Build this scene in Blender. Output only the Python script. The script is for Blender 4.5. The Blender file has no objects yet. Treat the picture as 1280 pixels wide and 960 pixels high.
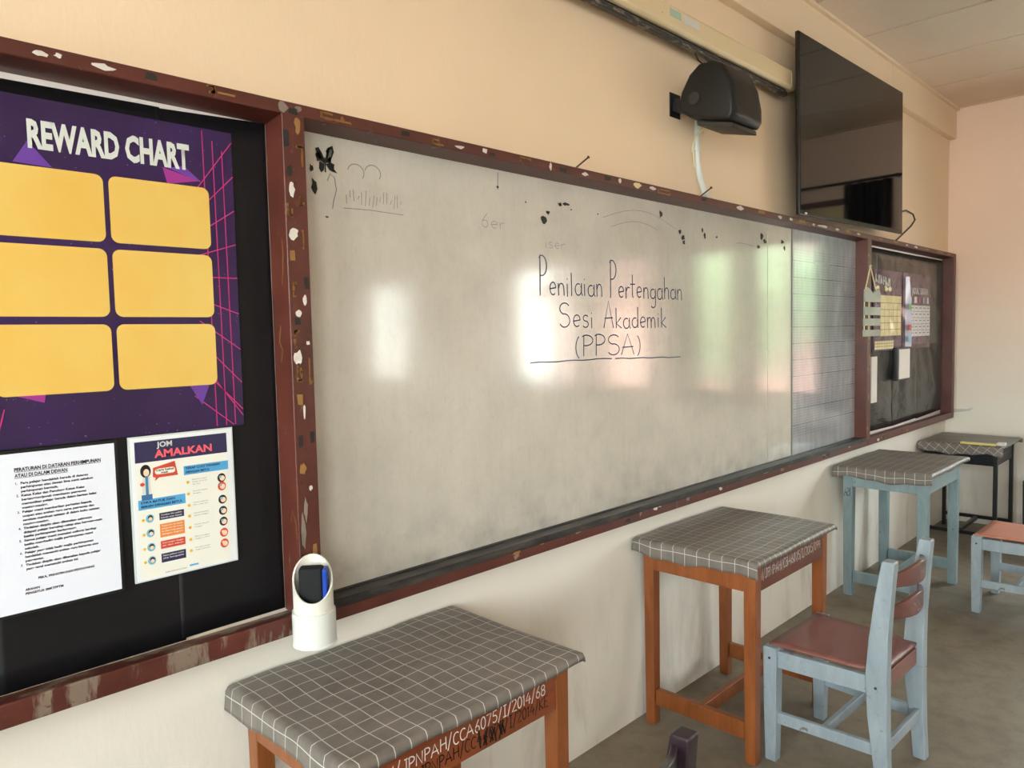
import bpy, bmesh, math, random
from mathutils import Vector, Matrix
random.seed(7)
S = bpy.context.scene
COL = S.collection
PI = math.pi

# ---------------- camera ----------------
YAW, PITCH, ROLL, FPX, CAMD, CAMH = 0.7895, 0.0633, -0.0222, 927.1, 1.743, 1.58
cy, sy, cp, sp = math.cos(YAW), math.sin(YAW), math.cos(PITCH), math.sin(PITCH)
fwd = Vector((sy*cp, cy*cp, -sp)); rt = Vector((cy, -sy, 0)); up = rt.cross(fwd)
cr, sr = math.cos(ROLL), math.sin(ROLL)
R = cr*rt + sr*up; U = -sr*rt + cr*up
cam = bpy.data.objects.new('camera', bpy.data.cameras.new('camera')); COL.objects.link(cam)
cam.matrix_world = Matrix(((R.x, U.x, -fwd.x, 0), (R.y, U.y, -fwd.y, -CAMD), (R.z, U.z, -fwd.z, CAMH), (0, 0, 0, 1)))
cam.data.sensor_width = 36; cam.data.lens = FPX/1280*36; cam.data.clip_start = .02
S.camera = cam

# ---------------- world, light, exposure ----------------
S.view_settings.view_transform = 'Standard'; S.view_settings.look = 'None'
S.view_settings.gamma = 1; S.view_settings.use_curve_mapping = False
S.view_settings.exposure = 1.14
w = bpy.data.worlds.new('world'); S.world = w; w.use_nodes = True
wn = w.node_tree.nodes; wl = w.node_tree.links; wn.clear()
wo = wn.new('ShaderNodeOutputWorld'); wb = wn.new('ShaderNodeBackground')
tc = wn.new('ShaderNodeTexCoord'); sx = wn.new('ShaderNodeSeparateXYZ'); rp = wn.new('ShaderNodeValToRGB')
wl.new(tc.outputs['Generated'], sx.inputs[0]); wl.new(sx.outputs['Z'], rp.inputs[0])
rp.color_ramp.elements[0].position = 0.0; rp.color_ramp.elements[0].color = (1.0, .97, .92, 1)
rp.color_ramp.elements[1].position = 0.6; rp.color_ramp.elements[1].color = (.78, .9, 1.0, 1)
wl.new(rp.outputs[0], wb.inputs['Color']); wb.inputs['Strength'].default_value = 12.0
wl.new(wb.outputs[0], wo.inputs['Surface'])

XF, XN, YB, ZC = 6.80, -2.30, -9.0, 3.31      # far side wall, near side wall, back wall, ceiling
WZ0, WZ1, WZL = .95, 2.74, 2.95
WIN_F = [(-2.45, -0.80), (-5.0, -2.9), (-8.25, -7.35)]     # window spans on the right-hand wall
WIN_N = [(-1.9, -0.35), (-4.4, -2.5), (-7.0, -5.1)]      # on the left-hand wall
def portal(x, y0, y1, sgn, zt):
    l = bpy.data.lights.new('daylight_portal', 'AREA'); l.shape = 'RECTANGLE'
    l.size = zt-WZ0; l.size_y = y1-y0; l.cycles.is_portal = True
    o = bpy.data.objects.new('daylight_portal', l); COL.objects.link(o)
    o.location = (x, (y0+y1)/2, (WZ0+zt)/2); o.rotation_euler = (0, sgn*PI/2, 0)
for a, b in WIN_F: portal(XF+.16, a, b, 1, WZ1)
for a, b in WIN_N: portal(XN-.16, a, b, -1, WZL)

# ---------------- helpers ----------------
class MB:
    def __init__(s): s.bm = bmesh.new()
    def box(s, x0, x1, y0, y1, z0, z1):
        v = [s.bm.verts.new(p) for p in ((x0,y0,z0),(x1,y0,z0),(x1,y1,z0),(x0,y1,z0),(x0,y0,z1),(x1,y0,z1),(x1,y1,z1),(x0,y1,z1))]
        for f in ((0,3,2,1),(4,5,6,7),(0,1,5,4),(1,2,6,5),(2,3,7,6),(3,0,4,7)): s.bm.faces.new([v[i] for i in f])
        return s
    def loft(s, rings, cap=True, closed=True):
        rs = [[s.bm.verts.new(p) for p in r] for r in rings]
        n = len(rs[0])
        for a, b in zip(rs, rs[1:]):
            for i in range(n if closed else n-1):
                j = (i+1) % n
                s.bm.faces.new((a[i], a[j], b[j], b[i]))
        if cap and closed:
            s.bm.faces.new(rs[0][::-1]); s.bm.faces.new(rs[-1])
        return s
    def beam(s, p0, p1, w, h, w1=None, h1=None, up=(0,0,1)):
        p0, p1 = Vector(p0), Vector(p1); d = (p1-p0).normalized(); u = Vector(up)
        if abs(d.dot(u)) > .95: u = Vector((0,1,0))
        a = d.cross(u).normalized(); b = a.cross(d)
        w1 = w1 or w; h1 = h1 or h
        r = lambda p, W, H: [p+a*W/2*i+b*H/2*j for i, j in ((-1,-1),(1,-1),(1,1),(-1,1))]
        return s.loft([r(p0,w,h), r(p1,w1,h1)])
    def tube(s, pts, r, n=8):
        pts = [Vector(p) for p in pts]; rings = []; a = None
        for i, p in enumerate(pts):
            d = (pts[min(i+1,len(pts)-1)]-pts[max(i-1,0)]).normalized()
            if a is None:
                a = d.orthogonal().normalized()
            a = (a-d*a.dot(d)).normalized(); b = d.cross(a)
            rings.append([p+(a*math.cos(t)+b*math.sin(t))*r for t in [2*PI*k/n for k in range(n)]])
        return s.loft(rings)
    def poly(s, pts):
        s.bm.faces.new([s.bm.verts.new(p) for p in pts]); return s
    def prism(s, pts, off):
        o = Vector(off); return s.loft([[Vector(p) for p in pts], [Vector(p)+o for p in pts]])
    def ribbon(s, pts, wd, nrm=(0,-1,0)):
        nrm = Vector(nrm); pts = [Vector(p) for p in pts]
        L = []
        for i, p in enumerate(pts):
            d = (pts[min(i+1,len(pts)-1)]-pts[max(i-1,0)])
            d = d.normalized() if d.length > 1e-9 else Vector((1,0,0))
            q = d.cross(nrm)*wd/2
            L.append((s.bm.verts.new(p-q), s.bm.verts.new(p+q)))
        for a, b in zip(L, L[1:]): s.bm.faces.new((a[0], a[1], b[1], b[0]))
        return s
    def out(s, name, m, parent=None, bevel=0, smooth=False, seg=2):
        bmesh.ops.recalc_face_normals(s.bm, faces=s.bm.faces) if len(s.bm.faces) else None
        me = bpy.data.meshes.new(name); s.bm.to_mesh(me); s.bm.free()
        for mm in (m if isinstance(m, (list, tuple)) else [m]): me.materials.append(mm)
        if smooth:
            for p in me.polygons: p.use_smooth = True
        o = bpy.data.objects.new(name, me); COL.objects.link(o)
        if parent is not None: o.parent = parent
        if bevel:
            b = o.modifiers.new('bevel', 'BEVEL'); b.width = bevel; b.segments = seg; b.limit_method = 'ANGLE'; b.angle_limit = .6
            if not smooth:
                for p in me.polygons: p.use_smooth = True
                wnm = o.modifiers.new('wn', 'WEIGHTED_NORMAL'); wnm.keep_sharp = True
        return o
def tag(o, label, cat, group=None, kind=None):
    if label: o['label'] = label
    if cat: o['category'] = cat
    if group: o['group'] = group
    if kind: o['kind'] = kind
    return o
def empty(name, loc=(0,0,0), rz=0, label=None, cat=None, group=None):
    o = bpy.data.objects.new(name, None); COL.objects.link(o); o.empty_display_size = .05
    o.location = loc; o.rotation_euler = (0, 0, rz)
    return tag(o, label, cat, group)
def struct(o): o['kind'] = 'structure'; return o
def dup(o, parent=None, mats=None):
    c = o.copy(); COL.objects.link(c); c.parent = parent
    if mats and c.type == 'MESH' and c.data.materials:
        if c.data.materials[0].name in mats:
            c.data = c.data.copy(); c.data.materials[0] = mats[c.data.materials[0].name]
    for ch in o.children: dup(ch, c, mats)
    return c

# ---------------- materials ----------------
class M:
    def __init__(s, name, col=(.5,.5,.5), rough=.6, spec=.5, metal=0):
        s.m = bpy.data.materials.new(name); s.m.use_nodes = True
        s.n = s.m.node_tree.nodes; s.l = s.m.node_tree.links
        s.b = s.n['Principled BSDF']; s.b.inputs['Base Color'].default_value = (*col, 1)
        s.b.inputs['Roughness'].default_value = rough; s.b.inputs['Specular IOR Level'].default_value = spec
        s.b.inputs['Metallic'].default_value = metal; s._h = None
    def coord(s, kind='world', scale=(1,1,1)):
        if kind == 'world': o = s.n.new('ShaderNodeNewGeometry').outputs['Position']
        else:
            o = s.n.new('ShaderNodeTexCoord').outputs['UV' if kind == 'uv' else 'Object']
        mp = s.n.new('ShaderNodeMapping'); mp.inputs['Scale'].default_value = scale
        s.l.new(o, mp.inputs[0]); return mp.outputs[0]
    def noise(s, co, scale, detail=4, rough=.55, dist=0):
        n = s.n.new('ShaderNodeTexNoise'); n.inputs['Scale'].default_value = scale; n.inputs['Detail'].default_value = detail
        n.inputs['Roughness'].default_value = rough; n.inputs['Distortion'].default_value = dist
        s.l.new(co, n.inputs['Vector']); return n.outputs['Fac']
    def ramp(s, f, a, b, c0=(0,0,0), c1=(1,1,1)):
        r = s.n.new('ShaderNodeValToRGB'); e = r.color_ramp.elements
        e[0].position = a; e[1].position = b; e[0].color = (*c0, 1); e[1].color = (*c1, 1)
        s.l.new(f, r.inputs[0]); return r.outputs[0]
    def math(s, op, a, b=None, c=None):
        n = s.n.new('ShaderNodeMath'); n.operation = op
        for i, v in enumerate((a, b, c)):
            if v is None: continue
            if isinstance(v, (int, float)): n.inputs[i].default_value = v
            else: s.l.new(v, n.inputs[i])
        return n.outputs[0]
    def mix(s, f, a, b, mode='MIX'):
        n = s.n.new('ShaderNodeMix'); n.data_type = 'RGBA'; n.blend_type = mode
        if isinstance(f, (int, float)): n.inputs[0].default_value = f
        else: s.l.new(f, n.inputs[0])
        for i, v in ((6, a), (7, b)):
            if isinstance(v, tuple): n.inputs[i].default_value = (*v, 1)
            else: s.l.new(v, n.inputs[i])
        return n.outputs[2]
    def sep(s, co):
        n = s.n.new('ShaderNodeSeparateXYZ'); s.l.new(co, n.inputs[0]); return n.outputs
    def color(s, c): s.l.new(c, s.b.inputs['Base Color']); return s
    def rough(s, f, lo, hi):
        n = s.n.new('ShaderNodeMapRange'); n.inputs[3].default_value = lo; n.inputs[4].default_value = hi
        s.l.new(f, n.inputs[0]); s.l.new(n.outputs[0], s.b.inputs['Roughness']); return s
    def bump(s, f, strength=.3, dist=.002):
        n = s.n.new('ShaderNodeBump'); n.inputs['Strength'].default_value = strength; n.inputs['Distance'].default_value = dist
        s.l.new(f, n.inputs['Height'])
        if s._h is not None: s.l.new(s._h, n.inputs['Normal'])
        s._h = n.outputs[0]; s.l.new(s._h, s.b.inputs['Normal']); return s
def flat(name, col, rough=.6, spec=.4): return M(name, col, rough, spec).m
def srgb(r, g, b):
    f = lambda c: ((c/255+.055)/1.055)**2.4 if c > 10 else c/255/12.92
    return (f(r), f(g), f(b))

def wall_mat(name, c_top, c_low, za=.82, zb=1.0):
    m = M(name, rough=.55, spec=.35); co = m.coord()
    n1 = m.noise(co, 1.3, 4); xyz = m.sep(co)
    st = m.noise(m.coord(scale=(4.5, 4.5, 1.3)), 1.0, 6, .65, .3)            # vertical runs and scuffs
    low = m.ramp(xyz[2], .0, .75, (1,1,1), (0,0,0))
    hz = m.math('ADD', xyz[2], m.math('MULTIPLY', m.math('SUBTRACT', n1, .5), .25))
    base = m.mix(m.ramp(m.math('MULTIPLY', hz, .4), za*.4, zb*.4), c_low, c_top)   # lower colour blends into the upper one with height
    base = m.mix(m.math('MULTIPLY', m.ramp(n1, .35, .75), .12), base, (.45,.36,.26))
    dirt = m.math('MULTIPLY', m.math('MULTIPLY', m.ramp(st, .50, .72), low), .55)
    base = m.mix(dirt, base, srgb(140, 122, 100))
    sp_ = m.ramp(m.noise(co, 40, 3), .70, .76)
    base = m.mix(m.math('MULTIPLY', m.math('MULTIPLY', sp_, low), .5), base, srgb(110, 95, 80))
    m.color(base)
    m.bump(m.noise(m.coord(scale=(1,1,.35)), 90, 3), .25, .002); m.bump(m.noise(co, 5, 3), .3, .006)
    return m.m
PEACH, CREAM = srgb(237, 209, 178), srgb(235, 228, 219)
MW = wall_mat('wall_paint', PEACH, CREAM)
MW2 = wall_mat('pink_wall_paint', srgb(238, 204, 182), srgb(236, 229, 219), .85, 2.1)

def wood_mat(name, c0, c1, rough=.38, scale=(1,1,1), wear=None, wamt=.7):
    m = M(name, rough=rough, spec=.5); co = m.coord('object', scale)
    n = m.noise(co, 9, 5, .6, .6); c = m.mix(m.ramp(n, .3, .7), c0, c1)
    g = m.noise(m.coord('object', tuple(k*3 for k in scale)), 22, 3); c = m.mix(m.math('MULTIPLY', g, .25), c, tuple(k*.45 for k in c0))
    if wear:
        wn_ = m.noise(m.coord('object'), 24, 5, .7); c = m.mix(m.math('MULTIPLY', m.ramp(wn_, wamt, wamt+.05), .85), c, wear)
    m.color(c); m.rough(n, rough-.08, rough+.12); m.bump(n, .15, .001)
    return m.m
def frame_mat(name, peel):
    m = M(name, rough=.4, spec=.5); co = m.coord()
    n = m.noise(m.coord(scale=(3,3,3)), 3, 5); c = m.mix(m.ramp(n, .3, .7), srgb(74,34,27), srgb(95,46,37))
    k = m.noise(m.coord(scale=(7,10,1.5)), 2.2, 5, .65); c = m.mix(m.math('MULTIPLY', m.ramp(k, peel, peel+.05), .9), c, srgb(128,112,98))
    q2 = m.noise(m.coord(scale=(1,1,.6)), 34, 6, .75); c = m.mix(m.math('MULTIPLY', m.ramp(q2, .62, .68), .55), c, srgb(136,96,66))
    q = m.noise(co, 55, 4, .7); c = m.mix(m.math('MULTIPLY', m.ramp(q, .62, .68), .7), c, srgb(60,28,20))
    m.color(c); m.rough(n, .3, .5); m.bump(n, .2, .002)
    return m.m
M_FR = frame_mat('maroon_wood_paint', .66)
M_FRP = frame_mat('peeling_maroon_paint', .50)
def ledge_mat():
    m = M('black_ledge_paint', rough=.5); co = m.coord(scale=(2,8,8)); n = m.noise(co, 4, 5, .65)
    m.color(m.mix(m.ramp(n, .45, .8), srgb(26,24,25), srgb(84,78,74))); m.bump(n, .3, .002); return m.m
M_LEDGE = ledge_mat()
def plastic_black(name, base, rough, amp):
    m = M(name, base, rough, .3); co = m.coord(scale=(.9,2,2.2)); n = m.noise(co, 2.4, 3, .5, 1.2)
    m.color(m.mix(n, base, tuple(k*1.8 for k in base))); m.bump(n, amp, .03); m.bump(m.noise(co, 14, 3, .5, .8), amp*.5, .004); return m.m
M_BLK = plastic_black('black_backing_paper', (.0045,.0042,.0055), .5, .10)
M_BLK2 = plastic_black('black_plastic_sheet', (.022,.022,.021), .24, .5)

def board_mat(name, lined=False):
    m = M(name, rough=.2, spec=.5); co = m.coord()
    n1 = m.noise(m.coord(scale=(1,1,.6)), 2.2, 5, .6); n2 = m.noise(m.coord(scale=(9,1,.7)), 3.5, 5, .65)
    n3 = m.noise(m.coord(scale=(.9,1,7)), 5.5, 4, .6)
    c = m.mix(m.ramp(n1, .3, .7), srgb(194,185,178), srgb(221,211,204))
    c = m.mix(m.math('MULTIPLY', m.ramp(n2, .5, .85), .18), c, srgb(150,147,144))
    c = m.mix(m.math('MULTIPLY', m.ramp(n3, .5, .75), .10), c, srgb(214,208,198))
    z = m.sep(co)[2]; x = m.sep(co)[0]
    n5 = m.noise(m.coord(scale=(1,1,1.5)), 4.2, 6, .7, .5); c = m.mix(m.math('MULTIPLY', m.ramp(n5, .5, .75), .2), c, srgb(138,134,134))
    n7 = m.noise(m.coord(scale=(1,1,.5)), 70, 4, .8); c = m.mix(m.math('MULTIPLY', m.ramp(n7, .5, .75), .13), c, srgb(128,124,118))
    c = m.mix(m.math('MULTIPLY', m.ramp(x, 1.03, 1.10, (1,1,1), (0,0,0)), .25), c, srgb(150,156,136)) if not lined else c
    n6 = m.noise(m.coord(scale=(14,1,3)), 9, 4, .7); c = m.mix(m.math('MULTIPLY', m.ramp(n6, .6, .75), .22), c, srgb(120,118,122))
    c = m.mix(m.math('MULTIPLY', m.ramp(m.math('MULTIPLY', m.math('SUBTRACT', z, .88), 4), 0, 1, (1,1,1), (0,0,0)), m.math('MULTIPLY', m.ramp(m.noise(co, 9, 5), .42, .7), .5)), c, srgb(120,118,116))
    if lined:
        c = m.mix(m.ramp(n1, .3, .7), srgb(150,150,156), srgb(176,176,182))
        c = m.mix(m.math('MULTIPLY', m.ramp(m.noise(m.coord(scale=(7,1,1.3)), 3, 5, .7), .42, .7), .5), c, srgb(104,108,118))
        inr = m.math('MULTIPLY', m.math('GREATER_THAN', z, 1.0), m.math('LESS_THAN', z, 2.02))
        fz = m.math('FRACT', m.math('MULTIPLY', z, 1/.0148)); l1 = m.math('LESS_THAN', fz, .16)
        fz2 = m.math('FRACT', m.math('MULTIPLY', z, 1/.0888)); l2 = m.math('LESS_THAN', fz2, .035)
        fx = m.math('FRACT', m.math('MULTIPLY', x, 1/.03)); l3 = m.math('LESS_THAN', fx, .05)
        c = m.mix(m.math('MULTIPLY', m.math('MULTIPLY', m.math('MAXIMUM', l1, m.math('MULTIPLY', l3, .5)), inr), .4), c, srgb(80,86,100))
        c = m.mix(m.math('MULTIPLY', m.math('MULTIPLY', l2, inr), .8), c, srgb(60,62,72))
    m.color(c)
    m.rough(m.ramp(n1, .2, .8), .09, .20)
    m.bump(m.noise(m.coord(scale=(2.5,1,.5)), 2.4, 2), .12, .01)
    m.b.inputs['Coat Weight'].default_value = .6; m.b.inputs['Coat Roughness'].default_value = .085
    return m.m
M_WB = board_mat('whiteboard_enamel'); M_WBL = board_mat('lined_whiteboard_enamel', True)

def cloth_mat():
    m = M('grey_checked_oilcloth', rough=.42, spec=.5); uv = m.coord('uv'); xyz = m.sep(uv)
    cells = []
    for i, k in ((0, .0415), (1, .0515)):
        f = m.math('FRACT', m.math('DIVIDE', xyz[i], k)); d = m.math('ABSOLUTE', m.math('SUBTRACT', f, .5))
        cells.append(m.math('LESS_THAN', d, .0011/k/1.0))
    line = m.math('MAXIMUM', cells[0], cells[1])
    n = m.noise(m.coord('object', (1,1,1)), 14, 5, .6); st = m.noise(m.coord('object', (2,16,2)), 12, 4, .6)
    c = m.mix(m.ramp(n, .3, .75), srgb(97,89,83), srgb(122,113,106)); c = m.mix(m.math('MULTIPLY', m.ramp(st, .4, .8), .3), c, srgb(134,126,118))
    c = m.mix(m.math('MULTIPLY', line, .85), c, srgb(205,204,200)); m.color(c)
    m.rough(n, .34, .5); m.bump(m.noise(m.coord('object'), 9, 3), .3, .006)
    return m.m
M_CLOTH = cloth_mat()
def floor_mat():
    m = M('worn_concrete', rough=.6, spec=.4); co = m.coord()
    n = m.noise(co, 1.6, 6, .6, .4); c = m.mix(m.ramp(n, .3, .7), srgb(112,101,86), srgb(143,131,113))
    n2 = m.noise(co, 12, 5, .65); c = m.mix(m.math('MULTIPLY', m.ramp(n2, .45, .75), .4), c, srgb(88,78,66))
    n3 = m.noise(co, 120, 2); c = m.mix(m.math('MULTIPLY', m.ramp(n3, .66, .7), .5), c, srgb(70,62,54)); m.color(c)
    m.rough(n2, .42, .7); m.bump(n2, .2, .003); return m.m
M_FLOOR = floor_mat()
M_ORANGE = wood_mat('varnished_orange_wood', srgb(126,68,32), srgb(158,90,46), .34, (3,3,.45))
M_DKAPR = wood_mat('dark_varnished_wood', srgb(96,46,28), srgb(116,60,36), .36, (.5,3,3))
M_APR1 = wood_mat('red_brown_varnished_wood', srgb(122,60,32), srgb(148,76,42), .36, (.5,3,3))
M_BLUE = wood_mat('pale_blue_gloss_paint', srgb(124,144,150), srgb(146,164,168), .35, (2,2,.6), srgb(92,88,80), .65)
M_BLUE2 = wood_mat('worn_pale_blue_paint', srgb(138,150,160), srgb(160,171,180), .4, (2,2,.6), srgb(96,84,74), .63)
M_ROSE = wood_mat('dusty_rose_seat_varnish', srgb(122,76,70), srgb(144,96,88), .34, (.6,2,1), srgb(110,70,60), .72)
M_ROSE2 = wood_mat('salmon_seat_varnish', srgb(196,122,100), srgb(210,138,116), .35, (.6,2,1))
M_SLAT = wood_mat('brown_rose_gloss_varnish', srgb(98,62,58), srgb(122,80,74), .22, (.6,2,2))
M_PURP = wood_mat('dark_plum_gloss_paint', srgb(38,26,34), srgb(54,38,46), .28, (1,1,1), srgb(110,84,72), .74)
M_STEEL = flat('black_steel_paint', (.008,.008,.010), .35, .5)
M_NAVY = M('ribbed_navy_plastic', srgb(22,24,34), .4)
M_NAVY.bump(M_NAVY.math('SINE', M_NAVY.math('MULTIPLY', M_NAVY.sep(M_NAVY.coord())[2], 420)), .6, .003); M_NAVY = M_NAVY.m
M_WHITE = flat('white_plastic', srgb(212,213,210), .35)
M_PVC = M('pvc_pipe', srgb(232,230,222), .4); M_PVC.color(M_PVC.mix(M_PVC.math('MULTIPLY', M_PVC.ramp(M_PVC.noise(M_PVC.coord(scale=(1,1,.3)), 60, 3), .6, .75), .3), srgb(218,215,206), srgb(160,150,136))); M_PVC = M_PVC.m
M_CASE = M('cream_enamel_metal', srgb(224,198,158), .4)
M_CASE.color(M_CASE.mix(M_CASE.ramp(M_CASE.noise(M_CASE.coord(), 60, 3), .72, .75), srgb(224,200,160), srgb(130,88,50))); M_CASE = M_CASE.m
M_SCREEN = flat('tv_glass', (.004,.004,.005), .045, .38)
M_TVB = flat('tv_bezel_plastic', (.004,.004,.004), .25, .5)
M_SPK = flat('black_speaker_plastic', (.006,.0055,.005), .45, .4)
M_SPK2 = flat('charcoal_speaker_grille', srgb(52,48,44), .55, .3)
M_INK = flat('blue_black_marker_ink', srgb(70,76,106), .5); M_INKG = flat('faded_grey_marker_ink', srgb(128,124,124), .4)
M_CHALK = flat('white_paint_pen', srgb(222,212,206), .6); M_BINK = flat('black_marker_ink', srgb(22,16,14), .5)
M_GLUE = flat('black_sticker_residue', srgb(22,26,24), .6)
SCR = {'w': flat('white_paper_scrap', srgb(214,206,200), .7), 'b': flat('black_tape_scrap', srgb(42,40,40), .6),
       'g': flat('yellowed_tape_scrap', srgb(148,108,60), .45), 'c': flat('cream_paper_scrap', srgb(222,206,160), .6), 'k': flat('grey_peeled_paint', srgb(134,120,110), .6)}
M_PAPER = flat('white_paper', srgb(226,228,242), .35); M_TXT = flat('black_print', (.006,.006,.008), .5)
M_GAP = flat('white_backing_board', srgb(226,216,214), .5)
M_WIRE = flat('dark_wire', (.02,.016,.014), .4); M_NAIL = flat('rusty_nail', (.04,.025,.018), .4)
M_FRW = flat('window_frame_brown', srgb(96,48,36), .4)
M_CURT = flat('dark_brown_curtain_fabric', (.010,.008,.007), .9, .1)

# ---------------- the room ----------------
T = .15
f = MB(); f.box(XN-T, XF+T, YB-T, T, -.12, 0); struct(f.out('floor', M_FLOOR))
f = MB(); f.box(XN, XF, 0, T, 0, ZC+.1); struct(f.out('wall_front', MW))
f = MB(); f.box(XN, XF, YB-T, YB, 0, ZC+.1); struct(f.out('wall_back', MW))
def side_wall(name, xa, xb, wins, mat, zt):
    f = MB(); ws = sorted(wins); y = YB-T
    for a, b in ws + [(T, None)]:
        f.box(xa, xb, y, a, 0, ZC+.1)
        if b is not None:
            f.box(xa, xb, a, b, 0, WZ0); f.box(xa, xb, a, b, zt, ZC+.1); y = b
    return struct(f.out(name, mat))
side_wall('wall_right', XF, XF+T, WIN_F, MW2, WZ1); side_wall('wall_left', XN-T, XN, WIN_N, MW, WZL)
# glass for the louvres
mg = bpy.data.materials.new('louvre_glass'); mg.use_nodes = True; nn = mg.node_tree.nodes; nl = mg.node_tree.links; nn.clear()
o_ = nn.new('ShaderNodeOutputMaterial'); mx = nn.new('ShaderNodeMixShader'); tr = nn.new('ShaderNodeBsdfTransparent'); gl = nn.new('ShaderNodeBsdfGlossy')
fr = nn.new('ShaderNodeFresnel'); fr.inputs[0].default_value = 1.5; tr.inputs[0].default_value = (.93,.97,.95,1); gl.inputs['Roughness'].default_value = .03
nn.remove(fr); mx.inputs[0].default_value = .06; nl.new(tr.outputs[0], mx.inputs[1]); nl.new(gl.outputs[0], mx.inputs[2]); nl.new(mx.outputs[0], o_.inputs[0])
wi = 0
M_BRIGHT = bpy.data.materials.new('bright_line_strip'); M_BRIGHT.use_nodes = True; nn = M_BRIGHT.node_tree.nodes; nl = M_BRIGHT.node_tree.links; nn.clear()  # white translucent strip, added for bright slat lines in the reflections
o_ = nn.new('ShaderNodeOutputMaterial'); mx = nn.new('ShaderNodeMixShader'); mx.inputs[0].default_value = .5; df = nn.new('ShaderNodeBsdfDiffuse'); df.inputs[0].default_value = (.9,.9,.9,1); tl = nn.new('ShaderNodeBsdfTranslucent'); tl.inputs[0].default_value = (.95,.95,.95,1)
nl.new(df.outputs[0], mx.inputs[1]); nl.new(tl.outputs[0], mx.inputs[2]); nl.new(mx.outputs[0], o_.inputs[0])
M_DIM = bpy.data.materials.new('yellow_dimming_sheet'); M_DIM.use_nodes = True; nn = M_DIM.node_tree.nodes; nl = M_DIM.node_tree.links; nn.clear()  # yellowish translucent sheet, added to dim the unseen window tops
o_ = nn.new('ShaderNodeOutputMaterial'); mx = nn.new('ShaderNodeMixShader'); mx.inputs[0].default_value = .10; df = nn.new('ShaderNodeBsdfDiffuse'); df.inputs[0].default_value = (.75,.62,.38,1); tl = nn.new('ShaderNodeBsdfTranslucent'); tl.inputs[0].default_value = (.9,.78,.5,1)
nl.new(df.outputs[0], mx.inputs[1]); nl.new(tl.outputs[0], mx.inputs[2]); nl.new(mx.outputs[0], o_.inputs[0])
def window(x, y0, y1, zt):
    global wi; wi += 1
    e = empty('window_%d' % wi, (x, (y0+y1)/2, WZ0)); e['kind'] = 'structure'
    h = zt-WZ0; L = y1-y0; fm = MB()
    fm.box(-.05,.05,-L/2,-L/2+.05,0,h); fm.box(-.05,.05,L/2-.05,L/2,0,h); fm.box(-.05,.05,-L/2+.05,L/2-.05,0,.05); fm.box(-.05,.05,-L/2+.05,L/2-.05,h-.05,h)
    fm.box(-.05,.05,-L/2+.05,L/2-.05,1.44,1.50)
    if x > 0: f = MB(); f.box(-.004,.004,-L/2+.05,L/2-.05,1.50,h-.05); f.out('dimming_panel', M_DIM, e); h = 1.47;  # added panel, tones down the window top in the board reflection

    n = max(2, round(L/.62)); bw = (L-.1)/n
    for i in range(1, n): yy = -L/2+.05+i*bw; fm.box(-.045,.045,yy-.025,yy+.025,.05,h-.05)
    fm.out('window_frame', M_FRW, e)
    bl = None
    for i in range(n):
        yc = -L/2+.05+(i+.5)*bw
        nb = round(h/.152)
        for k in range(nb):
            z = .12+k*(h-.22)/(nb-.7)
            if bl is None:
                b = MB(); b.beam((0,-bw/2+.03,0), (0,bw/2-.03,0), .006, .145, up=(.42,0,1)); b.beam((.031,-bw/2+.03,.073), (.031,bw/2-.03,.073), .010, .016); bl = b.out('louvre_blade', [mg, M_BRIGHT], e); [setattr(p_, 'material_index', 1) for p_ in bl.data.polygons[6:]]; o = bl  # second beam is the added strip that draws a bright line per blade
            else:
                o = bl.copy(); COL.objects.link(o)
            o.parent = e; o.location = (0, yc, z)
for a, b in WIN_F: window(XF+T/2, a, b, WZ1)
for a, b in WIN_N: window(XN-T/2, a, b, WZL)
# ceiling: slab with separate boards, joints recessed
def ceil_mat():
    m = M('ceiling_board', rough=.7, spec=.2); co = m.coord(); n = m.noise(co, 1.2, 4)
    c = m.mix(m.ramp(n, .3, .75), srgb(232,206,184), srgb(242,218,198)); s_ = m.noise(m.coord(scale=(30,2,1)), 4, 2)
    c = m.mix(m.math('MULTIPLY', s_, .12), c, srgb(150,138,118)); m.color(c); m.bump(s_, .2, .002); return m.m
MC = ceil_mat(); M_JNT = flat('dark_joint', srgb(70,58,46), .9)
f = MB(); f.box(XN-T, XF+T, YB-T, T, ZC+.020, ZC+.12); ce = struct(f.out('ceiling', M_JNT))
xs = [6.745-.676*i for i in range(15)]
first = None
ys = [-.055, -2.3, -4.6, -6.9, YB]
for i in range(len(xs)-1):
    a, b = max(xs[i+1], XN), xs[i]
    if b-a < .1: continue
    for ya, yb_ in zip(ys, ys[1:]):
        f = MB(); f.box(a+.010, b-.010, yb_+.010, ya-.010, ZC, ZC+.016); f.out('ceiling_panel', MC, ce, .002, seg=1)
f = MB(); f.box(6.752, XF, YB, -.055, ZC, ZC+.014); f.out('ceiling_panel', MC, ce)
# beam along the top of the board wall, with its joint
f = MB(); f.box(XN, 5.298, -.05, 0, 3.075, ZC+.0); f.box(5.304, XF, -.05, 0, 3.075, ZC)
f.box(5.29, 5.31, -.044, 0, 3.08, ZC); struct(f.out('trim_1', MW, None, .004))
f = MB(); f.box(XN, XF, -.072, -.05, ZC-.016, ZC); struct(f.out('trim_2', MW))

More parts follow.
